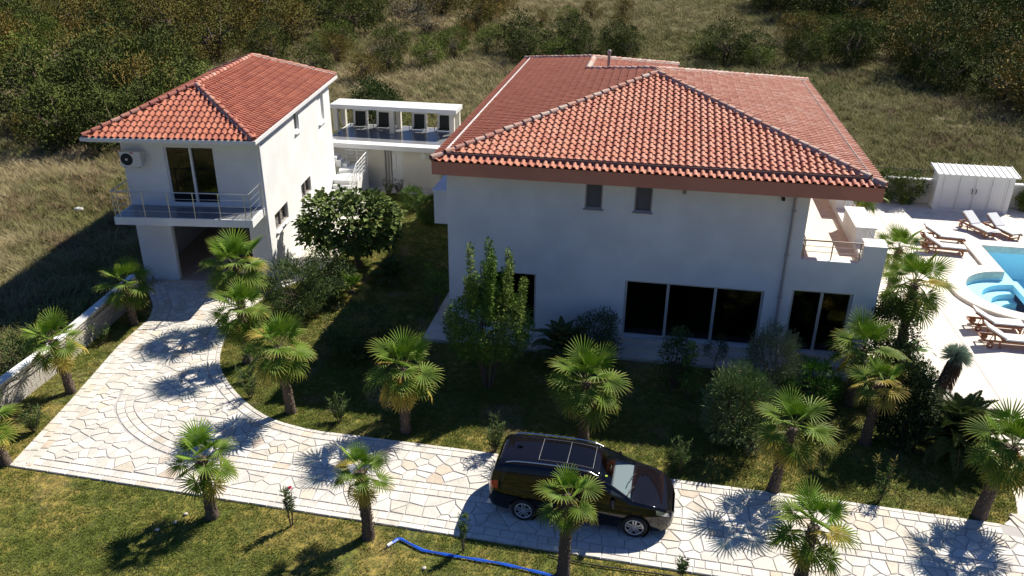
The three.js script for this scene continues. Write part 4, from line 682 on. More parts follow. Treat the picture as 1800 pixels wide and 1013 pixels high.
  mesh('underbody', [boxAt(-2.25, 2.25, 0.2, 0.34, -0.6, 0.6), boxAt(-1.0, 1.0, 0.2, 0.36, -0.86, 0.86)], trim, C);
  // cabin
  const seatM = std({ rgb: [0.10, 0.10, 0.105], roughness: 0.85 }), dash = std({ rgb: [0.30, 0.31, 0.32], roughness: 0.6 });
  mesh('dashboard', [rbox(0.62, 0.16, 1.5, 1.05, 0.98, 0, 0.07, 0, 0, -0.1), rbox(0.2, 0.3, 1.5, 0.82, 0.84, 0, 0.06)], dash, C);
  mesh('cabin_floor', boxAt(-2.2, 1.2, 0.37, 0.41, -0.84, 0.84), trim, C);
  for (const [x, z] of [[0.05, 0.38], [0.05, -0.38], [-0.95, 0.5], [-0.95, 0], [-0.95, -0.5]]) mesh('seat', [rbox(0.5, 0.16, 0.46, x + 0.15, 0.66, z, 0.06), rbox(0.14, 0.62, 0.46, x - 0.12, 0.98, z, 0.06, 0, 0, 0.2), rbox(0.1, 0.17, 0.26, x - 0.22, 1.36, z, 0.05, 0, 0, 0.15)], seatM, C);
  mesh('steering_wheel', new THREE.TorusGeometry(0.18, 0.018, 8, 24).rotateY(Math.PI / 2).rotateZ(-0.4).translate(0.62, 0.98, -0.38), trim, C);
  mesh('sticker', boxAt(0.60, 0.66, 1.508, 1.512, 0.5, 0.56), std({ rgb: [0.35, 0.5, 0.03] }), C).position.set(0, 0.0, 0);
}
// ---------- plants ----------
class Leaves { // folded leaf blades with colours, gathered into one mesh
  constructor() { this.p = []; this.c = []; }
  add(o, d, L, W, col, up = 0.4, R) {
    const dd = d.clone().normalize(), s = V(R() - 0.5, up + R() * 0.6, R() - 0.5).cross(dd).normalize(), n = dd.clone().cross(s);
    const b = o, t = o.clone().addScaledVector(dd, L).add(V(0, -L * 0.12, 0)), m = o.clone().addScaledVector(dd, L * 0.45), l = m.clone().addScaledVector(s, W / 2).addScaledVector(n, W * 0.18), r = m.clone().addScaledVector(s, -W / 2).addScaledVector(n, W * 0.18);
    this.p.push(b.x, b.y, b.z, r.x, r.y, r.z, t.x, t.y, t.z, b.x, b.y, b.z, t.x, t.y, t.z, l.x, l.y, l.z);
    for (let k = 0; k < 6; k++) this.c.push(col[0], col[1], col[2]);
  }
  geo() { const g = new THREE.BufferGeometry(); g.setAttribute('position', new THREE.Float32BufferAttribute(this.p, 3)); g.setAttribute('color', new THREE.Float32BufferAttribute(this.c, 3)); g.computeVertexNormals(); return g; }
}
const vary = (c, R, k = 0.35) => { const f = 1 - k / 2 + k * R(), h = (R() - 0.5) * 0.12; return [c[0] * f * (1 + h), c[1] * f, c[2] * f * (1 - h)]; };
const rdir = (R) => { const z = 2 * R() - 1, a = R() * 6.2832, r = Math.sqrt(1 - z * z); return V(r * Math.cos(a), z, r * Math.sin(a)); };
function limb(a, b, r0, r1, R, wob = 0.06) { const m = a.clone().lerp(b, 0.5).add(rdir(R).multiplyScalar(a.distanceTo(b) * wob)), c = new THREE.QuadraticBezierCurve3(a, m, b), n = 4, seg = 6, pts = c.getPoints(n), out = []; for (let k = 0; k < n; k++) out.push(bar(pts[k], pts[k + 1], lerp(r0, r1, k / n), lerp(r0, r1, (k + 1) / n), seg)); return out; }

// windmill palm: fan leaves on stalks
function fanGeo(seed, o = {}) {
  const R = mulberry(seed), { n = 24, r = 0.6, stalk = 0.55, droop = 0.35, spread = 2.3, bend = 0.35, tip = [0.42, 0.36, 0.06], col = [0.12, 0.2, 0.03], split = 0.40 } = o;
  const p = [], c = [], tri = (a, b, d, ca, cb, cd) => { p.push(...a, ...b, ...d); c.push(...ca, ...cb, ...cd); };
  const sc = [0.16, 0.19, 0.05]; // stalk
  for (const [x0, x1] of [[-0.012, 0.012]]) { const a = [x0, 0, 0], b = [x1, 0, 0], d = [x1 * 0.6, 0.01, stalk], e = [x0 * 0.6, 0.01, stalk], f = [0, -0.018, 0], g = [0, -0.01, stalk]; tri(a, b, d, sc, sc, sc); tri(a, d, e, sc, sc, sc); tri(a, e, g, sc, sc, sc); tri(a, g, f, sc, sc, sc); tri(b, f, g, sc, sc, sc); tri(b, g, d, sc, sc, sc); }
  const cb = Math.cos(bend), sb = Math.sin(bend), put = (x, y, z) => [x, y * cb - z * sb + 0.01, stalk + y * sb + z * cb];
  const da = 2 * spread / n;
  for (let i = 0; i < n; i++) {
    const a = -spread + (i + 0.5) * da + (R() - 0.5) * da * 0.35, L = r * (0.80 + 0.20 * Math.cos(a * 0.62)) * (0.92 + 0.12 * R()), dr = droop * (0.7 + 0.7 * R()), cup = 0.10;
    const at = (q, w, up) => { const rr = q * L, x = Math.sin(a) * rr + Math.cos(a) * w, z = Math.cos(a) * rr - Math.sin(a) * w; return put(x, up + cup * rr * Math.abs(Math.sin(a)) * 0.9 - dr * L * Math.max(0, q - 0.45) ** 2 * 1.6, z); };
    const w1 = Math.tan(da / 2) * split * L * 1.02, k1 = vary(col, R, 0.3), k2 = k1.map((v, q) => lerp(v, tip[q], 0.12)), k3 = k1.map((v, q) => lerp(v, tip[q], 0.75));
    const h = at(0.03, 0, 0), m = at(split, 0, 0.012), ml = at(split, -w1, -0.006), mr = at(split, w1, -0.006), e = at(0.74, 0, 0.008), el = at(0.74, -w1 * 0.72, 0), er = at(0.74, w1 * 0.72, 0), t = at(1, 0, 0);
    tri(h, mr, m, k1, k1, k1); tri(h, m, ml, k1, k1, k1); tri(m, mr, er, k1, k1, k2); tri(m, er, e, k1, k2, k2); tri(ml, m, e, k1, k1, k2); tri(ml, e, el, k1, k2, k2); tri(e, er, t, k2, k2, k3); tri(el, e, t, k2, k2, k3);
  }
  const g = new THREE.BufferGeometry(); g.setAttribute('position', new THREE.Float32BufferAttribute(p, 3)); g.setAttribute('color', new THREE.Float32BufferAttribute(c, 3)); g.computeVertexNormals(); return g;
}
const FAN = {
  young: [1, 2, 3].map(s => fanGeo(s, { droop: 0.10, bend: 0.05, col: [0.15, 0.27, 0.016], spread: 2.0, tip: [0.34, 0.36, 0.04] })),
  green: [4, 5, 6, 7].map(s => fanGeo(s, { droop: 0.28, bend: 0.30, col: [0.12, 0.195, 0.014] })),
  old: [8, 9, 10].map(s => fanGeo(s, { droop: 0.45, bend: 0.45, col: [0.115, 0.18, 0.016] })),
  yellow: [11, 12, 13].map(s => fanGeo(s, { droop: 0.4, bend: 0.45, col: [0.40, 0.32, 0.05], tip: [0.55, 0.36, 0.09] })),
  dead: [14, 15].map(s => fanGeo(s, { droop: 1.0, bend: 0.7, col: [0.22, 0.14, 0.06], tip: [0.30, 0.2, 0.1] })),
};
const trunkMat = std({ vertexColors: true, roughness: 0.95, bumpMap: grain, bumpScale: 0.03 });
function palmTrunk(h, r, lean, seed) { // fibrous trunk with old leaf bases
  const R = mulberry(seed), g = new THREE.CylinderGeometry(r * 0.88, r * 1.12, h + 0.1, 14, Math.ceil(h / 0.07), false).translate(0, h / 2 - 0.05, 0), p = g.attributes.position;
  const bend = (y) => { const t = clamp(y / h, 0, 1.2); return [lean[0] * (t * 0.55 + 0.45 * t * t), lean[1] * (t * 0.55 + 0.45 * t * t)]; };
  for (let i = 0; i < p.count; i++) { const y = p.getY(i), a = Math.atan2(p.getZ(i), p.getX(i)), k = 0.86 + 0.32 * vnoise(a * 3 + y * 3, y * 14, seed) + 0.18 * smooth(0.5, 0, y), b = bend(y); p.setXYZ(i, p.getX(i) * k + b[0], y, p.getZ(i) * k + b[1]); }
  g.computeVertexNormals(); const list = [paint(g.toNonIndexed(), [0.105, 0.076, 0.056])]; list[0].deleteAttribute('uv');
  const n = Math.round(h * 55);
  for (let k = 0; k < n; k++) { const y = 0.1 + (k / n) * (h - 0.05), a = k * 2.39996 + R() * 0.4, b = bend(y), q = new THREE.ConeGeometry(0.034 + 0.018 * R(), 0.13 + 0.09 * R(), 4, 1).toNonIndexed(); q.deleteAttribute('uv'); q.rotateX(0.55 + R() * 0.4).rotateY(Math.PI / 2 - a).translate(Math.cos(a) * r * 0.98 + b[0], y, Math.sin(a) * r * 0.98 + b[1]); list.push(paint(q, vary([0.27, 0.195, 0.135], R, 1.1))); }
  return { g: metreUV(mergeGeometries(list)), top: V(...[bend(h)[0], h, bend(h)[1]]) };
}
function palm(x, z, h, o) {
  const { r: r0 = 0.62, n: n0 = 34, lean = [0, 0], tr = 0.135, yellow = 0.1, seed = 1, label, low = -55, y = 0, flowers = 0 } = o, r = r0 * 0.77, n = Math.round(n0 * 0.66), R = mulberry(seed * 101 + 7);
  const P = thing('windmill_palm', label, 'palm', [x, y, z], 0, 'windmill palms of the garden'), T = palmTrunk(h, tr, lean, seed);
  mesh('trunk', T.g, trunkMat, P, true);
  for (let k = 0; k < n; k++) {
    const t = k / (n - 1), el = lerp(86, low, Math.pow(t, 0.92)) + (R() - 0.5) * 14, az = k * 2.39996 + R() * 0.5, u = R();
    const set = t < 0.28 ? FAN.young : t > 0.72 && u < yellow * 2.2 ? FAN.yellow : t > 0.93 && u > 0.6 ? FAN.dead : t > 0.6 ? (u < 0.55 ? FAN.old : FAN.green) : (u < yellow * 0.35 ? FAN.yellow : FAN.green);
    const f = mesh('frond', set[Math.floor(R() * set.length)], M.frond, P, true), s = r / 0.6 * (t < 0.12 ? 0.72 : t > 0.85 ? 0.9 : 0.93 + 0.18 * R());
    f.scale.setScalar(s); f.position.copy(T.top).add(V(0, 0.06 - 0.34 * t, 0)); f.rotation.set(0, 0, 0);
    f.quaternion.setFromEuler(new THREE.Euler(-el * Math.PI / 180, az, (R() - 0.5) * 0.5, 'YXZ'));
  }
  if (flowers) { const L = new Leaves(); for (let k = 0; k < 340; k++) { const a = R() * 0.9 + flowers, d = 0.12 + R() * 0.3; L.add(T.top.clone().add(V(Math.cos(a) * d, -0.05 - d * 0.9 + R() * 0.16, Math.sin(a) * d)), rdir(R), 0.05, 0.035, vary([0.42, 0.20, 0.035], R), 0.2, R); } mesh('fruit_cluster', L.geo(), M.leafFar, P, true); }
  return P;
}
const PALMS = [
  [-18.41, -20.58, 2.0, { r: 0.78, seed: 1, lean: [-0.12, 0.1], yellow: 0.35, n: 30, label: 'windmill palm with a yellowing side frond standing on the lawn strip by the block wall' }],
  [-19.2, -25.41, 1.75, { r: 0.78, seed: 2, n: 32, yellow: 0, label: 'dark windmill palm in the shade at the corner of the guest house' }],
  [-15.05, -26.2, 2.5, { r: 1.0, seed: 3, n: 44, low: -70, tr: 0.15, yellow: 0.06, label: 'largest bushy windmill palm in front of the garage opening' }],
  [-13.55, -23.5, 2.12, { r: 0.80, seed: 4, n: 40, low: -75, yellow: 0.1, label: 'windmill palm with a hanging skirt inside the bend of the drive' }],
  [-10.75, -20.83, 2.45, { r: 0.86, seed: 5, n: 38, lean: [-0.15, 0.1], low: -70, yellow: 0.25, label: 'full windmill palm with golden lower fronds where the drive straightens' }],
  [-6.82, -20.46, 2.25, { r: 0.90, seed: 6, n: 38, low: -65, yellow: 0.75, flowers: 1.4, label: 'yellowest windmill palm with an orange fruit cluster against the dark shade' }],
  [-1.35, -21.04, 2.15, { r: 0.92, seed: 7, n: 40, low: -55, yellow: 0.12, label: 'broad green windmill palm right behind the car' }],
  [4.12, -19.61, 2.12, { r: 0.86, seed: 8, lean: [0.28, -0.1], n: 32, yellow: 0.12, label: 'leaning windmill palm at the drive edge beside the oleander bush' }],
  [7.05, -24.67, 2.05, { r: 0.92, seed: 9, lean: [0.2, -0.2], n: 34, yellow: 0.1, low: -45, label: 'tall windmill palm in front of the villa corner door' }],
  [7.16, -22.51, 2.15, { r: 0.70, seed: 10, lean: [0.05, 0], n: 26, yellow: 0.45, low: -30, label: 'slim windmill palm with few yellow-tipped fronds beside the dark magnolia' }],
  [9.25, -27.75, 3.2, { r: 0.98, seed: 11, n: 40, low: -70, tr: 0.15, yellow: 0.15, label: 'tallest windmill palm at the edge of the pool deck' }],
  [9.9, -32.3, 2.75, { r: 0.80, seed: 12, n: 32, low: -50, yellow: 0.15, label: 'windmill palm behind the terrace corner pillar' }],
  [9.51, -19.54, 2.35, { r: 0.88, seed: 13, lean: [0.3, 0], tr: 0.15, n: 42, low: -65, yellow: 0.25, flowers: 0.8, label: 'thick-trunked windmill palm with orange fruit at the rounded lawn end' }],
  [-10.76, -15.74, 1.85, { r: 0.72, seed: 14, lean: [-0.05, -0.1], n: 30, low: -65, yellow: 0.15, label: 'windmill palm on the open lawn before the corner of the drive' }],
  [-6.41, -15.78, 2.05, { r: 0.60, seed: 15, n: 26, low: -50, yellow: 0.3, lean: [-0.1, -0.05], label: 'small-crowned windmill palm on the lawn next to the blue hose end' }],
  [-1.29, -15.35, 2.35, { r: 0.62, seed: 16, n: 28, low: -55, yellow: 0.2, lean: [0.02, -0.1], label: 'windmill palm rising in front of the car door' }],
  [4.4, -16.15, 1.8, { r: 0.80, seed: 17, n: 30, low: -50, yellow: 0.1, lean: [0.05, 0], label: 'windmill palm at the lawn edge opposite the leaning palm' }],
  [-17.75, -16.75, 1.45, { r: 0.80, seed: 18, n: 26, yellow: 0.5, lean: [-0.4, 0], label: 'low windmill palm with a yellow frond beside the near end of the block wall' }],
  [-11.61, -28.94, 0.55, { r: 0.62, seed: 19, n: 18, yellow: 0.6, low: -20, label: 'knee-high windmill palm with yellowed fronds below the fig tree' }],
  [9.6, -38.2, 3.2, { r: 0.85, seed: 20, n: 30, yellow: 0.3, label: 'windmill palm half hidden behind the villa terrace near the shed' }],
  [-9.55, -38.9, 2.9, { r: 0.7, seed: 21, n: 24, yellow: 0.3, label: 'windmill palm just showing above the side balcony of the villa' }],
];
for (const [x, z, h, o] of PALMS) palm(x, z, h, o);

// cycads: feather fronds in a rosette
function featherGeo(seed, L, col) {
  const R = mulberry(seed), B = new Leaves(), n = 46, at = (t) => V(0, 0.30 * L * Math.sin(t * 1.9) - 0.34 * L * t * t, L * t * (1 - 0.10 * t));
  for (let k = 1; k <= n; k++) { const t = 0.10 + 0.9 * k / n, p = at(t), w = L * 0.17 * Math.sin(Math.PI * Math.min(1, 0.18 + t * 0.80)) + 0.02; for (const s of [-1, 1]) B.add(p, V(s, 0.45, 0.75), w * (0.95 + 0.2 * R()), 0.036, vary(col, R), 1.5, R); }
  const g = B.geo(), st = tube(Array.from({ length: 6 }, (_, i) => at(i / 5)), 0.009, 10, 4).toNonIndexed(); st.deleteAttribute('uv'); paint(st, [0.10, 0.11, 0.04]); return mergeGeometries([g, st]);
}
const FEATHER = [1, 2, 3, 4].map(s => featherGeo(s, 1.2, [0.12, 0.15, 0.045]));
function cycad(x, z, label, set, s, n, trunkH, seed) {
  const R = mulberry(seed), P = thing('cycad', label, 'cycad', [x, 0, z], 0, 'cycads of the garden'), T = palmTrunk(trunkH, 0.16, [0, 0], seed); mesh('trunk', T.g, trunkMat, P, true);
  for (let k = 0; k < n; k++) { const t = k / n, f = mesh('frond', set[k % set.length], M.leaf, P, true); f.scale.setScalar(s * (0.88 + 0.2 * R())); f.position.set(0, trunkH, 0); f.quaternion.setFromEuler(new THREE.Euler(-lerp(72, -14, t) * Math.PI / 180, k * 2.39996, 0, 'YXZ')); }
}
cycad(-2.62, -25.75, 'dark cycad rosette against the villa wall near the wide window', FEATHER, 1.15, 34, 0.35, 3);
cycad(9.75, -22.5, 'large cycad rosette on the lawn under the spiky yucca', FEATHER, 1.55, 54, 0.35, 5);
cycad(-10.5, -30.9, 'shaded cycad beside the fig tree on the side lawn', FEATHER, 1.0, 30, 0.25, 8);

{ // spiky-headed yucca
  const R = mulberry(61), Y = thing('yucca', 'spiky grey-green yucca with a shaggy trunk leaning over the deck edge', 'yucca', [9.85, 0, -25.15]);
  const lean = [0.38, -0.2], h = 1.75, T = palmTrunk(h, 0.15, lean, 9); mesh('trunk', T.g, trunkMat, Y, true);
  const sk = new Leaves(); for (let k = 0; k < 700; k++) { const t = 0.45 + 0.55 * R(), b = T.top.clone().multiplyScalar(t), a = R() * 6.28; b.y = h * t; sk.add(b.add(V(Math.cos(a) * 0.12, 0, Math.sin(a) * 0.12)), V(Math.cos(a) * 0.5, -1, Math.sin(a) * 0.5), 0.36, 0.022, vary([0.16, 0.105, 0.065], R, 0.6), 0.2, R); } mesh('dry_skirt', sk.geo(), M.leafFar, Y, true);
  const L = new Leaves(); for (let k = 0; k < 520; k++) { const d = rdir(R); if (d.y < -0.35) d.y *= -1; L.add(T.top.clone().add(V(0, 0.06, 0)), d, 0.46 + 0.12 * R(), 0.026, vary([0.42, 0.50, 0.38], R, 0.4), 0.3, R); } mesh('crown', L.geo(), M.leafFar, Y, true);
}
// leafy shrubs and trees: clumps of leaves on a branching frame
function shrub(name, label, category, x, z, o, group) {
  const { h = 1.5, rx = 0.7, rz = rx, base = 0.15, clumps = 40, per = 40, leaf = 0.09, wid = 0.4, cols = [[0.081, 0.126, 0.022]], seed = 1, clumpR = 0.2, stems = 6, tr = 0.03, up = 0.3, shell = 0.55, flat = 0, trunkMul = 1, mat = M.leaf, accents, vert = 0 } = o;
  const PER = Math.round(per * 1.9), R = mulberry(seed * 7 + 3), P = thing(name, label, category, [x, 0, z], 0, group), L = new Leaves(), S = [];
  const cy = (base + h) / 2, ry = (h - base) / 2, tips = [];
  for (let k = 0; k < clumps; k++) { const d = rdir(R), q = lerp(shell, 1, Math.cbrt(R())) * (0.82 + 0.3 * R()); let p = V(d.x * rx * q, cy + d.y * ry * q * (1 - flat), d.z * rz * q); if (vert) { p.x *= lerp(1, 0.75, R()); } tips.push(p); }
  for (let k = 0; k < stems; k++) { const a = k / stems * 6.28 + R(), fork = V(Math.cos(a) * rx * 0.25, base + ry * (0.3 + 0.3 * R()), Math.sin(a) * rz * 0.25); S.push(...limb(V(Math.cos(a) * tr * 1.5, -0.03, Math.sin(a) * tr * 1.5), fork, tr, tr * 0.7, R)); for (let q = 0; q < 3; q++) S.push(...limb(fork, tips[Math.floor(R() * tips.length)], tr * 0.6, tr * 0.2, R)); }
  mesh(stems > 3 ? 'stems' : 'trunk', S, M.bark, P);
  for (const t of tips) { const c = cols[Math.floor(R() * cols.length)]; for (let k = 0; k < PER; k++) { const d = rdir(R), q = Math.cbrt(R()) * clumpR * 1.1 * (0.7 + 0.6 * R()), p = t.clone().addScaledVector(d, q); if (vert) p.y += (R() - 0.5) * vert; if (p.y < 0.03) continue; const out = t.clone().sub(V(0, cy, 0)).normalize().multiplyScalar(0.7).add(d).add(V(0, up, 0)); L.add(p, out, leaf * (0.8 + 0.6 * R()), leaf * wid * (0.95 + 0.5 * R()), vary(c, R, 0.5), 0.7, R); } }
  mesh('foliage', L.geo(), mat, P, true);
  if (accents) { const A = new Leaves(); for (let k = 0; k < accents.n; k++) { const t = tips[Math.floor(R() * tips.length)].clone(); t.y = Math.max(t.y, cy) + clumpR * 0.6; for (let q = 0; q < 5; q++) A.add(t, rdir(R), 0.045, 0.04, accents.c, 0.4, R); } mesh('flowers', A.geo(), M.leafFar, P, true); }
  return P;
}
const OLE = [[0.10, 0.155, 0.04], [0.08, 0.13, 0.034], [0.125, 0.175, 0.05]], DK = [[0.047, 0.077, 0.020], [0.061, 0.098, 0.022]], LT = [[0.108, 0.182, 0.028], [0.135, 0.210, 0.033]];
{ // fig tree
  const R = mulberry(404), P = thing('fig_tree', 'broad fig tree with large pale-backed leaves in front of the guest house', 'tree', [-12.51, 0, -32.31]), S = [], L = new Leaves();
  const fork = V(-0.1, 0.75, 0.1); S.push(...limb(V(0, -0.05, 0), fork, 0.16, 0.12, R, 0.03));
  const ends = []; for (let k = 0; k < 9; k++) { const a = k * 0.7 + R() * 0.4, e = V(-0.35 + Math.cos(a) * (1.0 + R() * 0.9), 1.6 + R() * 0.9, Math.sin(a) * (0.9 + R() * 0.6)); S.push(...limb(fork, e, 0.08, 0.035, R, 0.12)); ends.push(e); }
  mesh('trunk', S, M.bark, P);
  for (let k = 0; k < 190; k++) { const d = rdir(R), q = 0.72 + 0.34 * Math.cbrt(R()), c = V(-0.35 + d.x * 2.15 * q, 2.15 + d.y * 1.12 * q, d.z * 1.75 * q); if (c.y < 1.1) continue; for (let j = 0; j < 20; j++) { const o = rdir(R), p = c.clone().addScaledVector(o, 0.34 * R()); L.add(p, V(d.x, 0.15, d.z).add(o), 0.20 + 0.12 * R(), 0.19 + 0.08 * R(), vary([[0.115, 0.161, 0.033], [0.149, 0.196, 0.050], [0.081, 0.119, 0.028]][j % 3], R, 0.5), 1.2, R); } }
  mesh('foliage', L.geo(), M.leaf, P, true);
}
{ // pomegranate with upright shoots
  const R = mulberry(55), P = thing('pomegranate_tree', 'multi-stemmed pomegranate tree with upright leafy shoots before the villa window', 'tree', [-4.83, 0, -23.54]), S = [], L = new Leaves();
  for (let k = 0; k < 6; k++) { const a = k * 1.05, f = V(Math.cos(a) * 0.45, 1.3 + R() * 0.4, Math.sin(a) * 0.35); S.push(...limb(V(Math.cos(a) * 0.1, -0.03, Math.sin(a) * 0.1), f, 0.045, 0.032, R, 0.1)); for (let q = 0; q < 4; q++) S.push(...limb(f, V(f.x * 2 + (R() - 0.5) * 0.8, 2.4 + R() * 0.8, f.z * 2 + (R() - 0.5) * 0.7), 0.025, 0.01, R)); }
  mesh('trunk', S, M.bark, P);
  const tuft = (c, n, r, col) => { for (let j = 0; j < n; j++) { const o = rdir(R); L.add(c.clone().addScaledVector(o, r * Math.cbrt(R())), o.clone().add(V(0, 0.5, 0)), 0.085 + 0.05 * R(), 0.042, vary(col, R, 0.5), 0.7, R); } };
  const cols = [[0.13, 0.22, 0.03], [0.11, 0.19, 0.026], [0.17, 0.23, 0.04]];
  for (let k = 0; k < 210; k++) { const d = rdir(R), q = 0.55 + 0.5 * Math.cbrt(R()); tuft(V(d.x * 1.3 * q, 2.35 + d.y * 1.2 * q, d.z * 1.1 * q), 62, 0.21, cols[k % 3]); }
  for (let k = 0; k < 15; k++) { const a = R() * 6.28, r = 0.2 + 1.1 * R(), x = Math.cos(a) * r, z = Math.sin(a) * r * 0.8, H = 1.0 + 1.15 * R() * (1.4 - r * 0.6); for (let y = 0; y < H; y += 0.075) tuft(V(x * (1 + y * 0.08) + (R() - 0.5) * 0.05, 2.9 + y, z), 26, 0.13 - 0.04 * y / H, cols[k % 3]); S.length = 0; }
  mesh('foliage', L.geo(), M.leaf, P, true);
}
shrub('oleander_bush', 'large dense oleander bush between drive bend and guest house path', 'bush', -13.3, -27.3, { h: 2.35, rx: 1.25, rz: 1.0, clumps: 95, per: 34, leaf: 0.13, wid: 0.22, cols: OLE, seed: 11, clumpR: 0.28, up: 0.6 });
shrub('citrus_bush', 'dark glossy citrus bush beside the guest house path below the fig', 'bush', -12.6, -28.9, { h: 2.2, rx: 1.0, clumps: 85, per: 32, leaf: 0.09, wid: 0.5, cols: DK, seed: 12, clumpR: 0.24 });
shrub('citrus_bush', 'loose citrus bush with open shoots on the side lawn', 'bush', -9.77, -24.8, { h: 1.85, rx: 1.3, rz: 0.95, clumps: 75, per: 30, leaf: 0.10, wid: 0.48, cols: [...DK, [0.081, 0.126, 0.033]], seed: 13, clumpR: 0.25 });
shrub('young_shrub', 'bright young shrub peeping past the villa corner', 'bush', -7.95, -28.6, { h: 2.1, rx: 0.35, base: 0.9, clumps: 16, per: 34, leaf: 0.10, wid: 0.45, cols: LT, seed: 14, clumpR: 0.2, stems: 3 });
shrub('oleander_bush', 'rounded oleander bush with pale flowers at the wall beside the dark cycad', 'bush', -1.45, -26.3, { h: 1.65, rx: 0.85, clumps: 65, per: 34, leaf: 0.13, wid: 0.18, cols: [[0.068, 0.098, 0.033]], seed: 15, clumpR: 0.24, up: 0.7, accents: { n: 9, c: [0.6, 0.5, 0.5] } });
shrub('slender_shrub', 'slender dark shrub standing in front of the wide villa window', 'bush', 1.35, -24.6, { h: 2.3, rx: 0.5, clumps: 44, per: 26, leaf: 0.09, wid: 0.4, cols: DK, seed: 16, clumpR: 0.2 });
shrub('slender_shrub', 'thin sapling with a few lime green leaves before the wide window', 'bush', 1.85, -24.1, { h: 2.0, rx: 0.25, clumps: 14, per: 14, leaf: 0.11, wid: 0.45, cols: LT, seed: 17, clumpR: 0.12, stems: 2 });
shrub('conifer_sapling', 'small conifer sapling on the apron edge before the wide window', 'sapling', 2.75, -26.15, { h: 1.35, rx: 0.36, base: 0.45, clumps: 22, per: 34, leaf: 0.07, wid: 0.2, cols: [[0.061, 0.084, 0.024]], seed: 18, clumpR: 0.13, stems: 1, tr: 0.02 });
shrub('rosemary_bush', 'tall silvery rosemary bush covering the corner between the villa windows', 'bush', 4.5, -24.75, { h: 2.55, rx: 0.78, clumps: 120, per: 44, leaf: 0.13, wid: 0.10, cols: [[0.189, 0.224, 0.132], [0.135, 0.168, 0.094], [0.230, 0.266, 0.165]], seed: 19, clumpR: 0.2, up: 0.8, mat: M.leafFar });
shrub('oleander_bush', 'full oleander bush with pink buds beside the leaning palm', 'bush', 3.25, -22.0, { h: 2.3, rx: 1.0, clumps: 120, per: 36, leaf: 0.17, wid: 0.2, cols: [[0.17, 0.23, 0.085], [0.13, 0.19, 0.06], [0.22, 0.27, 0.12]], seed: 20, clumpR: 0.26, up: 0.7, accents: { n: 10, c: [0.55, 0.22, 0.28] } });
shrub('clipped_bush', 'bright green clipped round bush in front of the villa corner', 'bush', 5.7, -24.7, { h: 1.35, rx: 0.98, base: 0.02, clumps: 150, per: 40, leaf: 0.06, wid: 0.5, cols: [[0.101, 0.224, 0.024], [0.081, 0.189, 0.022]], seed: 21, clumpR: 0.16, shell: 0.85 });
shrub('magnolia_tree', 'dense dark magnolia shaped like a cone beside the slim palm', 'tree', 8.15, -22.75, { h: 2.6, rx: 0.70, base: 0.1, clumps: 130, per: 30, leaf: 0.12, wid: 0.45, cols: [[0.032, 0.050, 0.018], [0.046, 0.070, 0.022]], seed: 22, clumpR: 0.26, stems: 1, tr: 0.06 });
shrub('laurel_hedge', 'dark leafy hedge bushes at the villa side below the tall palm', 'hedge', 8.75, -27.2, { h: 2.7, rx: 0.8, rz: 1.4, clumps: 110, per: 34, leaf: 0.10, wid: 0.45, cols: [...DK, [0.095, 0.126, 0.033]], seed: 23, clumpR: 0.28 });
shrub('laurel_hedge', 'lower leafy bush on the deck edge near the deck lawn corner', 'hedge', 9.35, -25.8, { h: 1.2, rx: 0.6, clumps: 45, per: 30, leaf: 0.08, wid: 0.45, cols: [[0.068, 0.112, 0.028]], seed: 24, clumpR: 0.2 });
{ // broad-leaved banana sprouting from the hedge
  const P = thing('banana_plant', 'banana plant with long drooping leaves leaning over the pool deck', 'banana plant', [9.4, 0, -27.4]), R = mulberry(71);
  mesh('stem', bar(V(0, -0.02, 0), V(0, 0.7, 0), 0.07, 0.05), std({ rgb: [0.162, 0.196, 0.055] }), P);
  const blade = new THREE.PlaneGeometry(0.24, 1.15, 4, 10).translate(0, 0.575, 0); { const p = blade.attributes.position; for (let i = 0; i < p.count; i++) { const t = p.getY(i) / 1.15, w = Math.sin(Math.PI * clamp(0.08 + t * 0.92)) ** 0.6; p.setXYZ(i, p.getX(i) * w, Math.abs(p.getX(i)) * 0.25 + t * 0.95 - 0.75 * t * t, t * 0.95); } blade.computeVertexNormals(); }
  for (let k = 0; k < 7; k++) { const f = mesh('leaf', blade, phy({ rgb: [0.095, 0.168, 0.028], roughness: 0.4 }), P, true); f.position.y = 0.65; f.rotation.y = 0.9 + k * 0.72 + R() * 0.4; f.rotation.x = 0.12 * R(); f.rotation.order = 'YXZ'; }
}
// young oleanders: a few leafy rods each
const OL = [[-3.9, -19.97, 1.25, 'young oleander with upright shoots behind the parked car', 12], [-12.38, -21.35, 1.0, 'young oleander inside the curve of the drive', 8], [-9.03, -20.65, 0.85, 'small oleander on the shaded lawn between two palms', 8], [-8.54, -15.81, 1.3, 'single-stemmed oleander with a pink flower at the front lawn edge', 5], [-3.89, -15.78, 1.2, 'thin oleander at the front lawn edge beside the blue hose', 4], [1.53, -15.7, 0.9, 'thin oleander at the front lawn edge ahead of the car', 4], [1.56, -20.0, 1.1, 'bushy oleander at the lawn edge ahead of the car bonnet', 14], [-19.41, -23.76, 0.9, 'young oleander in the shade of the block wall', 6], [-18.05, -18.33, 0.9, 'leafy oleander clump near the end of the block wall', 12], [6.99, -19.75, 1.35, 'oleander with curled yellowing tips beside the cycad shadow', 6], [-13.0, -22.3, 0.8, 'low oleander at the foot of the hanging-skirt palm', 6], [-14.24, -42.0, 1.0, 'leafy plant on the cobble strip left of the annex door', 8], [-13.62, -42.1, 1.1, 'dark-leaved plant on the cobble strip in front of the annex door', 6]];
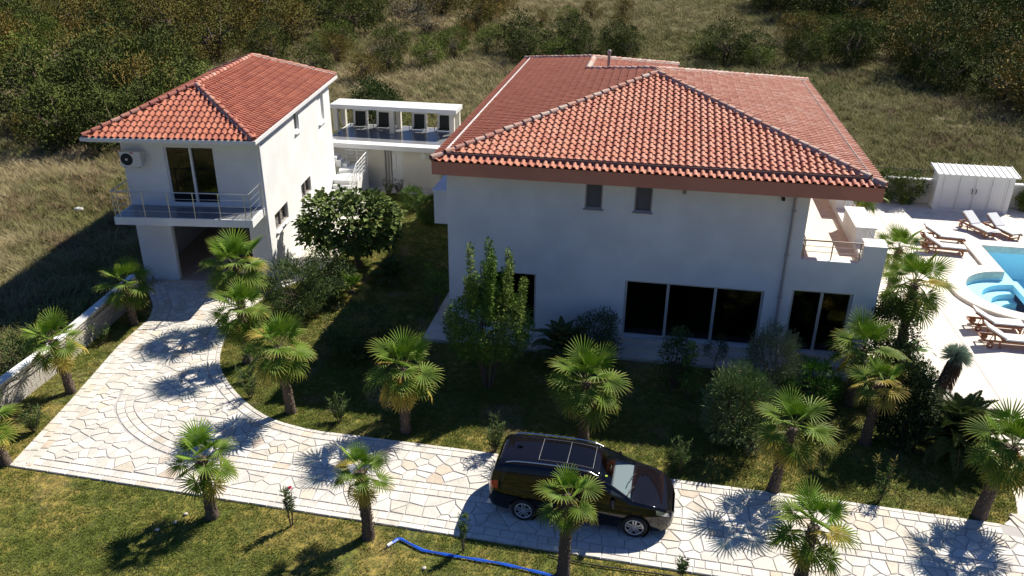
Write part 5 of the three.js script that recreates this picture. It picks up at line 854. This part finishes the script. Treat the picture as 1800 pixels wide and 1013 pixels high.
OL.forEach(([x, z, h, label, n], i) => {
  const R = mulberry(900 + i), P = thing('oleander', label, 'shrub', [x, 0, z], 0, 'young oleanders along the drive'), L = new Leaves(), S = [];
  for (let k = 0; k < n; k++) { const a = R() * 6.28, sp = n < 6 ? 0.10 : 0.30, H = h * (0.55 + 0.45 * R()) * (k ? 1 : 1.05), e = V(Math.cos(a) * sp, H, Math.sin(a) * sp); S.push(...limb(V(Math.cos(a) * 0.03, -0.02, Math.sin(a) * 0.03), e, 0.012, 0.006, R, 0.05)); for (let q = 0; q < 44; q++) { const t = n < 6 ? 0.45 + 0.55 * R() : 0.15 + 0.85 * R(), p = V(e.x * t, H * t, e.z * t), b = R() * 6.28; L.add(p, V(Math.cos(b), 0.7, Math.sin(b)), 0.13 + 0.07 * R(), 0.028, vary(label.includes('curled') && t > 0.85 ? [0.30, 0.26, 0.06] : i === 12 ? [0.041, 0.056, 0.028] : OLE[q % 3], R, 0.4), 0.6, R); } }
  mesh('stems', S, M.bark, P); mesh('foliage', L.geo(), M.leaf, P, true);
  if (i === 3) { const A = new Leaves(); for (let q = 0; q < 14; q++) A.add(V(0.1, h * 1.0, 0.02), rdir(R), 0.06, 0.05, [0.65, 0.03, 0.10], 0.4, R); mesh('flower', A.geo(), M.leafFar, P, true); }
});
shrub('topiary_ball', 'clipped topiary ball on the side lawn under the villa balcony', 'topiary', -10.9, -38.4, { h: 1.45, rx: 0.68, base: 0.15, clumps: 130, per: 34, leaf: 0.06, wid: 0.5, cols: [[0.081, 0.140, 0.024]], seed: 31, clumpR: 0.13, shell: 0.88, stems: 1, tr: 0.05 });
shrub('topiary_ball', 'clipped topiary ball close to the annex cobbles', 'topiary', -12.3, -40.2, { h: 1.2, rx: 0.6, base: 0.1, clumps: 100, per: 30, leaf: 0.06, wid: 0.5, cols: [[0.095, 0.168, 0.028]], seed: 32, clumpR: 0.13, shell: 0.88, stems: 1, tr: 0.05 });
// climbers at the boundary wall and weeds at the block wall
[[12.9, 1.9, 0.8, 'leafy climber spilling over the boundary wall next to the villa roof'], [14.1, 1.9, 0.7, 'tall climber on the boundary wall beside the shed'], [20.2, 1.2, 0.5, 'thin climber on the boundary wall past the shed']].forEach(([x, h, rx, label], i) => shrub('climber', label, 'climber', x, -46.4, { h, rx, rz: 0.3, clumps: 36, per: 28, leaf: 0.11, wid: 0.55, cols: [[0.081, 0.126, 0.028], [0.121, 0.154, 0.033]], seed: 41 + i, clumpR: 0.22, stems: 4 }));
[[-21.0, -19.0, 1.3, 1.1], [-20.9, -21.2, 1.2, 0.9], [-21.6, -17.2, 1.4, 1.2], [-21.2, -23.6, 1.0, 0.9]].forEach(([x, z, h, rx], i) => shrub('bramble', 'dark bramble growing against the meadow side of the block wall', 'bush', x, z, { h, rx, clumps: 50, per: 28, leaf: 0.09, wid: 0.5, cols: [[0.041, 0.070, 0.020], [0.068, 0.098, 0.022]], seed: 51 + i, clumpR: 0.26 }, 'brambles behind the block wall'));
shrub('laurel_tree', 'dark leafy tree standing behind the guest house back corner', 'tree', -17.6, -50.5, { h: 4.6, rx: 1.5, base: 0.5, clumps: 120, per: 34, leaf: 0.16, wid: 0.5, cols: [[0.054, 0.091, 0.022], [0.081, 0.119, 0.028]], seed: 61, clumpR: 0.4, stems: 2, tr: 0.1 });

// thicket round the meadow: five kinds, each plant its own copy
function wild(name, label, o) {
  const R = mulberry(o.seed), P = thing(name, label, o.cat || 'tree', [0, -200, 0], 0, o.group), L = new Leaves(), S = [];
  const { h, r, n, per, leaf, wid, cols, cr, bare = 0 } = o, tips = [];
  for (let k = 0; k < n; k++) { const d = rdir(R), q = 0.45 + 0.55 * Math.cbrt(R()), bump = 0.75 + 0.5 * vnoise(d.x * 2.2 + 9, d.z * 2.2 + d.y * 2, o.seed); tips.push(V(d.x * r * q * bump, h * 0.52 + d.y * h * 0.46 * q * bump, d.z * r * q * bump)); }
  for (let k = 0; k < 5; k++) { const a = k * 1.26 + R(), f = V(Math.cos(a) * r * 0.2, h * (0.3 + 0.15 * R()), Math.sin(a) * r * 0.2); S.push(...limb(V(Math.cos(a) * 0.1, -0.1, Math.sin(a) * 0.1), f, 0.09, 0.06, R)); for (let q = 0; q < 4 + bare * 12; q++) S.push(...limb(f, tips[Math.floor(R() * n)], 0.045, 0.012, R)); }
  mesh('trunk', S, bare ? std({ rgb: [0.203, 0.182, 0.121], roughness: 0.95 }) : M.bark, P);
  for (const t of tips) { const c = cols[Math.floor(R() * cols.length)]; for (let k = 0; k < per; k++) { const d = rdir(R), p = t.clone().addScaledVector(d, cr * Math.cbrt(R())); if (p.y < 0.1) continue; L.add(p, d.add(V(0, 0.5, 0)), leaf * (0.6 + 0.8 * R()), leaf * wid, vary(c, R, 0.3), 0.9, R); } }
  mesh('crown', L.geo(), M.leafFar, P, true); return P;
}
const WILD = [
  wild('evergreen_tree', 'dark green dense tree of the thicket behind the meadow', { seed: 1, h: 3.6, r: 1.9, n: 62, per: 58, leaf: 0.19, wid: 0.55, cr: 0.5, cols: [[0.084, 0.106, 0.025], [0.123, 0.148, 0.031], [0.069, 0.088, 0.022]], group: 'dark trees of the thicket' }),
  wild('olive_bush', 'olive brown bush of the thicket behind the meadow', { seed: 2, h: 2.9, r: 1.8, n: 56, per: 54, leaf: 0.165, wid: 0.5, cr: 0.48, cols: [[0.183, 0.152, 0.037], [0.147, 0.137, 0.031], [0.232, 0.169, 0.047]], group: 'olive bushes of the thicket', cat: 'bush' }),
  wild('green_bush', 'fresh yellow-green bush at the meadow edge', { seed: 3, h: 2.6, r: 1.7, n: 56, per: 58, leaf: 0.165, wid: 0.5, cr: 0.45, cols: [[0.15, 0.20, 0.04], [0.12, 0.165, 0.034], [0.18, 0.22, 0.05]], group: 'green bushes of the meadow', cat: 'bush' }),
  wild('bare_scrub', 'grey half-bare scrub with thin twigs at the meadow edge', { seed: 4, h: 2.4, r: 1.7, n: 46, per: 22, leaf: 0.16, wid: 0.4, cr: 0.5, cols: [[0.294, 0.222, 0.116], [0.221, 0.180, 0.070]], group: 'bare scrub of the meadow', cat: 'bush', bare: 1 }),
  wild('autumn_tree', 'rusty autumn-tinted tree of the thicket behind the meadow', { seed: 5, h: 4.0, r: 2.0, n: 64, per: 54, leaf: 0.19, wid: 0.5, cr: 0.52, cols: [[0.185, 0.140, 0.036], [0.15, 0.135, 0.032], [0.12, 0.125, 0.03]], group: 'autumn trees of the thicket' }),
];
{
  const R = mulberry(88), first = [1, 1, 1, 1, 1];
  const SPOTS = [[-78.1,-137.8,1.54,0],[-43.3,-131.6,1.4,4],[-46.4,-73.4,1.07,2],[-58.3,-90.2,1.13,4],[-63.8,-124.4,1.62,3],[-67.5,-113.9,1.45,4],[-100.2,-124.0,1.17,2],[-88.9,-102.8,1.32,4],[-55.8,-126.6,1.78,1],[-30.2,-142.8,1.41,0],[-43.3,-95.4,1.27,1],[-98.6,-109.8,1.64,0],[-56.9,-76.7,1.14,1],[-41.5,-118.7,1.19,1],[-22.9,-113.0,1.14,1],[-51.6,-138.3,1.62,0],[-92.6,-114.2,1.44,0],[-37.1,-106.1,1.26,0],[-92.5,-132.9,1.92,1],[-27.9,-100.0,1.35,3],[-83.7,-91.6,1.49,2],[-55.5,-99.6,1.76,4],[-32.6,-133.5,1.46,4],[-70.9,-103.6,1.08,0],[-59.4,-107.0,1.55,2],[-43.0,-103.9,1.72,0],[-42.2,-145.9,1.39,2],[-69.5,-86.2,1.06,4],[-30.4,-117.8,1.4,4],[-84.6,-124.4,1.15,0],[-61.3,-65.7,1.73,4],[-51.7,-83.4,1.62,4],[-77.1,-96.9,1.57,2],[-77.7,-115.2,1.33,2],[-50.0,-95.4,1.75,1],[-106.8,-128.3,1.95,1],[-25.0,-127.9,1.28,4],[-53.6,-64.3,1.54,2],[-68.0,-137.9,1.61,2],[-78.5,-89.2,1.25,2],[-36.8,-98.0,1.51,0],[-54.4,-69.4,1.03,4],[-41.7,-68.4,1.09,4],[-83.3,-110.1,1.21,3],[-58.2,-118.5,1.25,3],[-52.4,-74.4,1.15,0],[-63.9,-102.3,1.63,1],[-61.3,-134.1,1.47,4],[-46.5,-65.6,1.03,4],[-31.1,-107.7,1.49,3],[-74.4,-123.1,1.27,4],[-50.4,-146.1,1.34,1],[-69.9,-92.1,1.45,4],[-78.3,-129.8,1.79,1],[-23.5,-120.5,1.69,1],[-74.6,-84.8,1.06,1],[-45.9,-82.3,1.24,2],[-33.4,-124.0,1.82,0],[-82.5,-99.2,1.59,4],[-49.1,-112.6,1.84,2],[-62.3,-70.9,1.7,1],[-98.8,-116.7,1.37,0],[-67.0,-81.0,1.5,0],[-51.0,-120.8,1.51,4],[-108.2,-120.0,1.32,2],[-58.2,-83.8,1.62,0],[-67.4,-74.0,1.66,1],[-41.2,-89.9,1.54,4],[-62.3,-95.2,1.46,0],[-42.2,-111.2,1.47,1],[-47.2,-87.9,1.08,4],[-49.7,-104.2,1.84,0],[-85.1,-134.8,1.91,1],[-30.5,-151.5,2.08,1],[-76.9,-106.8,1.33,4],[-59.5,-142.9,1.69,4],[-23.2,-106.0,1.34,4],[-36.1,-114.7,1.14,3],[-93.3,-122.7,1.66,4],[-70.5,-130.0,1.88,4],[-47.4,-61.0,1.66,3],[-62.8,-77.1,1.39,2],[-64.9,-88.9,1.72,1],[-45.0,-124.7,1.48,4],[-86.0,-116.1,1.48,1],[-88.3,-96.9,1.07,1],[-48.4,-77.9,1.05,0],[-72.5,-79.8,1.05,3],[-100.4,-132.4,1.51,0],[-68.0,-97.8,1.75,4],[-52.3,-90.4,1.18,1],[-49.8,-69.6,1.74,1],[-114.2,-127.7,1.57,0],[-38.5,-138.6,1.36,0],[-92.6,-108.0,1.8,4],[-55.9,-112.5,1.13,2],[-43.4,-77.5,1.7,4],[-58.0,-62.1,1.27,4],[-44.3,-61.6,1.4,0],[-41.2,-56.6,1.26,0],[-39.6,-62.0,1.29,0],[-37.9,-59.2,0.99,0],[-42.5,-51.1,1.22,0],[-38.1,-50.5,1.14,0],[-43.4,-54.0,0.95,2],[-46.4,-58.0,1.06,0],[-34.4,-50.8,0.99,0],[-36.7,-55.0,1.46,1],[-42.2,-64.9,1.31,0],[-37.7,-46.5,1.1,0],[-39.6,-53.5,1.34,0],[-33.2,-53.9,1.28,0],[-34.7,-47.5,1.04,0],[-42.2,-59.5,1.19,1],[-35.3,-57.7,1.42,2],[-42.4,-44.2,0.74,1],[-44.4,-47.6,0.51,0],[-40.9,-47.6,0.65,1],[-47.1,-49.3,0.63,1],[-34.7,-83.4,0.74,2],[-30.9,-71.9,0.79,0],[-27.6,-85.4,0.96,0],[-25.2,-76.4,0.76,0],[-21.6,-93.4,0.81,1],[-21.0,-85.3,1.02,2],[-31.5,-79.7,1.03,1],[-36.6,-75.5,1.08,0],[-22.3,-80.4,0.9,2],[-40.6,-81.3,0.95,1],[-29.6,-90.2,0.93,2],[-26.0,-71.6,0.76,1],[-34.5,-88.7,1.01,2],[-24.2,-89.1,0.93,2],[-19.5,-98.6,0.79,2],[-18.4,-89.6,0.81,2],[-27.0,-80.8,1.06,3],[-10.2,-88.2,1.05,0],[-4.6,-91.6,0.87,0],[-7.2,-86.3,0.84,0],[-9.1,-91.1,0.95,0],[-15.0,-89.5,1.13,0],[-3.7,-88.4,1.0,0],[-13.4,-84.5,0.86,0],[-10.1,-85.2,0.91,2],[-12.5,-114.2,0.8,2],[-9.8,-119.4,0.79,1],[-5.5,-114.8,0.61,1],[-5.6,-124.1,0.77,1],[-15.4,-109.5,0.69,1],[4.6,-92.3,0.93,2],[6.6,-88.6,1.04,0],[9.8,-91.1,0.85,0],[9.7,-87.6,0.92,2],[16.1,-106.3,1.06,2],[16.3,-92.9,1.16,2],[23.7,-105.4,1.14,2],[18.0,-110.2,0.87,1],[20.4,-92.8,1.06,0],[19.2,-102.7,1.08,2],[21.1,-99.1,1.09,0],[15.1,-101.0,1.2,1],[18.6,-89.3,1.2,0],[15.1,-96.8,0.96,1],[24.4,-109.9,1.33,1],[14.0,-88.5,0.89,0],[39.3,-114.9,2.0,0],[35.4,-162.9,2.19,2],[16.9,-142.9,1.91,0],[34.7,-84.6,2.0,0],[32.9,-138.5,2.09,1],[28.2,-74.8,1.13,0],[29.0,-81.7,1.11,0],[34.2,-155.8,1.94,0],[34.2,-106.4,1.89,0],[68.3,-173.1,1.87,0],[36.2,-132.1,1.79,1],[45.4,-138.3,2.19,4],[48.0,-153.8,1.43,0],[26.4,-147.0,2.21,0],[37.8,-102.5,1.25,1],[35.3,-146.7,1.59,0],[28.8,-124.2,1.6,2],[45.9,-125.9,2.14,2],[32.5,-115.6,1.54,0],[55.7,-169.6,2.18,2],[50.3,-145.2,2.1,0],[23.1,-159.3,2.51,0],[36.2,-121.8,1.95,2],[33.1,-77.8,1.57,2],[52.3,-137.0,2.16,0],[18.5,-149.9,1.51,2],[20.3,-125.8,2.08,0],[30.3,-99.1,1.7,0],[54.1,-160.8,1.47,0],[23.5,-137.8,2.32,0],[47.2,-169.4,1.54,1],[60.4,-176.4,2.18,0],[58.1,-152.8,1.53,4],[15.3,-160.0,2.49,0],[24.9,-119.5,2.21,0],[39.7,-170.3,2.61,0],[29.3,-88.0,1.33,1],[15.3,-134.9,1.7,0],[45.1,-116.3,1.24,2],[65.5,-160.9,2.1,1],[40.9,-107.1,2.03,0],[43.0,-147.0,1.54,2],[39.8,-96.7,1.42,0],[29.8,-168.1,2.57,0],[24.8,-78.6,1.13,0],[36.1,-90.1,1.29,0],[31.4,-94.3,1.41,4],[44.0,-162.4,2.18,0],[27.3,-153.8,1.47,4],[24.6,-87.9,1.9,1],[51.4,-129.0,2.14,0],[25.7,-131.6,2.04,2],[57.9,-140.8,1.71,2],[43.8,-132.0,2.04,0],[25.2,-95.4,1.18,0],[29.8,-110.3,1.84,1],[50.2,-122.0,2.15,0],[30.1,-71.2,1.92,1],[24.6,-83.1,1.55,0],[40.0,-126.7,1.6,1],[39.2,-141.1,2.19,0],[29.4,-104.2,1.32,1],[72.2,-180.3,2.21,0],[44.9,-110.8,1.97,1],[42.8,-101.5,1.26,2],[41.1,-154.6,2.04,0],[62.9,-167.9,2.54,1]];
  for (const [x, z, s, t] of SPOTS) { const turn = R() * 6.28, sc = [s * (0.85 + 0.4 * R()), s * (0.8 + 0.4 * R()), s * (0.85 + 0.4 * R())]; if (first[t]) { first[t] = 0; const w = WILD[t]; w.position.set(x, 0, z); w.rotation.y = turn; w.scale.set(...sc); } else copyOf(WILD[t], [x, 0, z], turn, sc); }
}
// ---------- small things on the lawn ----------
{
  const pts = [[-5.75, -15.62], [-5.61, -15.84], [-5.3, -15.7], [-4.87, -15.53], [-4.04, -15.48], [-2.87, -15.44], [-1.63, -15.28], [-0.6, -15.0], [0.6, -14.6]].map(([x, z], i) => V(x, 0.05, z));
  const H = thing('lay_flat_hose', 'flat blue hose lying across the front lawn', 'hose'), c = new THREE.CatmullRomCurve3(pts, false, 'catmullrom', 0.15), P = c.getSpacedPoints(90), pos = [];
  for (let k = 0; k < 90; k++) { const a = P[k], b = P[k + 1], d = b.clone().sub(a).normalize(), s = V(-d.z, 0, d.x), tw = (q) => 0.042 + 0.008 * Math.sin(q * 0.6), A = [a.clone().addScaledVector(s, tw(k)), a.clone().add(V(0, 0.022, 0)), a.clone().addScaledVector(s, -tw(k))], B = [b.clone().addScaledVector(s, tw(k + 1)), b.clone().add(V(0, 0.022, 0)), b.clone().addScaledVector(s, -tw(k + 1))]; for (let j = 0; j < 2; j++) for (const v of [A[j], B[j], B[j + 1], A[j], B[j + 1], A[j + 1]]) pos.push(v.x, v.y, v.z); }
  const g = new THREE.BufferGeometry(); g.setAttribute('position', new THREE.Float32BufferAttribute(pos, 3)); g.computeVertexNormals(); mesh('hose', metreUV(g), std({ rgb: [0.012, 0.09, 0.52], roughness: 0.42 }), H, true);
  mesh('coupling', bar(V(-5.82, 0.06, -15.50), V(-5.74, 0.06, -15.63), 0.045, 0.045, 12), M.plasticWhite, H);
  tag(mesh('irrigation_pipe', tube([V(-1.75, 0.045, -15.95), V(-0.8, 0.05, -15.82), V(0.2, 0.045, -15.8), V(1.6, 0.05, -15.78), V(3.5, 0.045, -15.6), V(6, 0.045, -15.45)], 0.018, 60, 6), M.black), 'thin black irrigation pipe lying along the kerb of the drive', 'pipe');
  const R = mulberry(17);
  for (const [x, z] of [[-11.9, -15.0], [-11.6, -15.35], [-11.5, -15.7], [-4.7, -14.95]]) { const s = mesh('pale_stone', new THREE.IcosahedronGeometry(0.055, 1).scale(1.2, 0.6, 1), M.travertine); s.position.set(x, 0.035, z); s.rotation.y = R() * 6; tag(s, 'small pale stone lying in the front lawn', 'stone', 'pale stones in the front lawn'); }
}
{ const L = mesh('plastic_bag', new THREE.IcosahedronGeometry(0.2, 2).scale(1.2, 0.55, 0.9), M.plasticWhite); const p = L.geometry.attributes.position; for (let i = 0; i < p.count; i++) { const k = 0.75 + 0.5 * vnoise(p.getX(i) * 9 + 5, p.getZ(i) * 9 + p.getY(i) * 7, 3); p.setXYZ(i, p.getX(i) * k, p.getY(i) * k, p.getZ(i) * k); } L.geometry.computeVertexNormals(); L.position.set(-29.06, 0.25, -36.1); tag(L, 'crumpled white plastic bag lying in the dry meadow', 'litter'); }
// ---------- grass ----------
function blades(n, r, h0, h1, w, lean, seed) {
  const R = mulberry(seed), p = []; for (let k = 0; k < n; k++) { const a = R() * 6.28, q = Math.sqrt(R()) * r, x = Math.cos(a) * q, z = Math.sin(a) * q, h = lerp(h0, h1, R()), b = R() * 6.28, l = lean * (0.4 + R()) * h, sx = -Math.sin(b) * w / 2, sz = Math.cos(b) * w / 2, mx = x + Math.cos(b) * l * 0.35, mz = z + Math.sin(b) * l * 0.35, tx = x + Math.cos(b) * l, tz = z + Math.sin(b) * l;
    p.push(x - sx, -0.01, z - sz, x + sx, -0.01, z + sz, mx + sx * 0.8, h * 0.6, mz + sz * 0.8, x - sx, -0.01, z - sz, mx + sx * 0.8, h * 0.6, mz + sz * 0.8, mx - sx * 0.8, h * 0.6, mz - sz * 0.8, mx - sx * 0.8, h * 0.6, mz - sz * 0.8, mx + sx * 0.8, h * 0.6, mz + sz * 0.8, tx, h, tz); }
  const g = new THREE.BufferGeometry(); g.setAttribute('position', new THREE.Float32BufferAttribute(p, 3)); g.computeVertexNormals(); return g;
}
function scatter(name, label, geo, spots, tone) { // spots: [x, z, scale]
  const m = new THREE.InstancedMesh(geo, M.grass, spots.length), d = new THREE.Object3D(), c = new THREE.Color(), R = mulberry(spots.length);
  spots.forEach(([x, z, s], i) => { d.position.set(x, 0, z); d.rotation.set(0, R() * 6.28, 0); d.scale.set(s, s * (0.75 + 0.5 * R()), s); d.updateMatrix(); m.setMatrixAt(i, d.matrix); const t = tone(x, z, R); c.setRGB(...t); m.setColorAt(i, c); });
  m.name = name; m.userData.kind = 'stuff'; m.userData.label = label; m.userData.category = 'grass'; scene.add(m); return m;
}
{
  const R = mulberry(123), front = [], rear = [];
  const frontP = [[-26, -12.5], [-20, -16], [-19.6, -17.4], [-19.66, -22], [-20.2, -27], [-21, -29.1], [-19.35, -26.95], [-18.9, -25.9], [-18.77, -23.6], [-18.1, -19.94], [-17.62, -16.62], [16, -15.48], [16, -11], [-26, -11]];
  const rearP = [...INNER.filter((_, i) => i % 6 === 0), [-15.15, -42.4], [-11.4, -42.5], [-7.95, -45], [-7.95, -26.15], [8.0, -26.15], [8.0, -27.2], [9.5, -29.0], [9.95, -28.4], [9.95, -25.6], [10.2, -23.4], [10.68, -21.6], [10.78, -20.7], [10.58, -19.95], [10.05, -19.4]];
  for (let k = 0; k < 90000; k++) { const p = [-26 + 42 * R(), -30 + 19 * R()]; if (inPoly(p, frontP) && R() > 0.8 * lawnSoil(...p)) front.push([...p, 0.8 + 0.5 * R()]); }
  for (let k = 0; k < 110000; k++) { const p = [-16 + 27 * R(), -45 + 26 * R()]; if (inPoly(p, rearP)) rear.push([...p, 0.8 + 0.5 * R()]); }
  const tone = (x, z, R) => { const s = clamp(lawnTone(x, z) * 0.8 + (R() - 0.5) * 0.5), k = 0.75 + 0.5 * R(); const q = lawnSoil(x, z) * 0.7; return [lerp(lerp(0.12, 0.37, s), 0.33, q) * k, lerp(lerp(0.16, 0.30, s), 0.25, q) * k, lerp(lerp(0.028, 0.11, s), 0.15, q) * k]; };
  const g = blades(14, 0.10, 0.025, 0.06, 0.010, 1.0, 4);
  scatter('front_lawn_grass', 'short mown grass of the front lawn', g, front, tone); scatter('garden_lawn_grass', 'short mown grass of the shaded garden lawn', g, rear, tone);
  console.log('lawn', front.length, rear.length);
  // meadow: tall dry grass and green tufts, thinner with distance
  const tall = [], low = [], keep = [[-21, -29], [-15.3, -30], [-10.3, -47.8], [8.2, -47.2], [42, -47.2], [42, -10], [-19.9, -10], [-20.2, -27]];
  for (let k = 0; k < 330000; k++) {
    const u = R(), z = -8 - 150 * u * u * 0.98 - 6 * R(), x = (R() - 0.5) * 2.0 * (24 - z * 0.86) - 4; if (x > -20.4 && x < 45 && z > -47.3) continue;
    const l = V(x, 0, z).sub(V(...SH.o)).applyAxisAngle(Y0, -SH.a); if (l.x > -5.8 && l.x < 1 && l.z < 0.2 && l.z > -11.7) continue;
    const f = fieldMap(x, z); if (f.soil > 0.5 && R() < 0.6) continue; const s = 0.6 + 0.8 * R() + Math.min(0.8, -z / 160);
    (R() < 0.30 + 0.4 * f.straw ? tall : low).push([x, z, s]);
  }
  const tm = (x, z, R) => { const f = fieldMap(x, z), s = clamp(f.straw * 0.85 + (R() - 0.5) * 0.45), k = 0.8 + 0.4 * R(); return [lerp(0.17, 0.44, s) * k, lerp(0.165, 0.355, s) * k, lerp(0.06, 0.205, s) * k]; };
  scatter('meadow_tall_grass', 'tall dry grass of the meadow', blades(12, 0.20, 0.20, 0.48, 0.014, 1.5, 9), tall, tm); scatter('meadow_low_grass', 'low rough grass and weeds of the meadow', blades(16, 0.22, 0.07, 0.20, 0.022, 2.0, 10), low, tm);
  const weeds = []; for (let k = 0; k < 90000; k++) { const z = -12 - 120 * R() ** 1.6, x = (R() - 0.5) * 2.0 * (24 - z * 0.8) - 4; if (x > -20.8 && x < 45 && z > -47.5) continue; const l = V(x, 0, z).sub(V(...SH.o)).applyAxisAngle(Y0, -SH.a); if (l.x > -6 && l.x < 1.2 && l.z < 0.4 && l.z > -12) continue; if (fbm(x * 0.22, z * 0.22, 3, 141) < 0.56) continue; weeds.push([x, z, 0.6 + 0.7 * R()]); }
  scatter('meadow_weeds', 'brown seeded weeds standing in patches in the meadow', blades(14, 0.22, 0.2, 0.6, 0.03, 0.9, 12), weeds, (x, z, R) => { const g = fbm(x * 0.15, z * 0.15, 3, 151), k = 0.7 + 0.6 * R(); return g > 0.5 ? [0.24 * k, 0.165 * k, 0.10 * k] : [0.17 * k, 0.19 * k, 0.06 * k]; });
  console.log('meadow', weeds.length, tall.length, low.length);
}
scene.traverse(o => { if (o.isMesh) o.castShadow = o.receiveShadow = true; });
renderer.render(scene, camera);
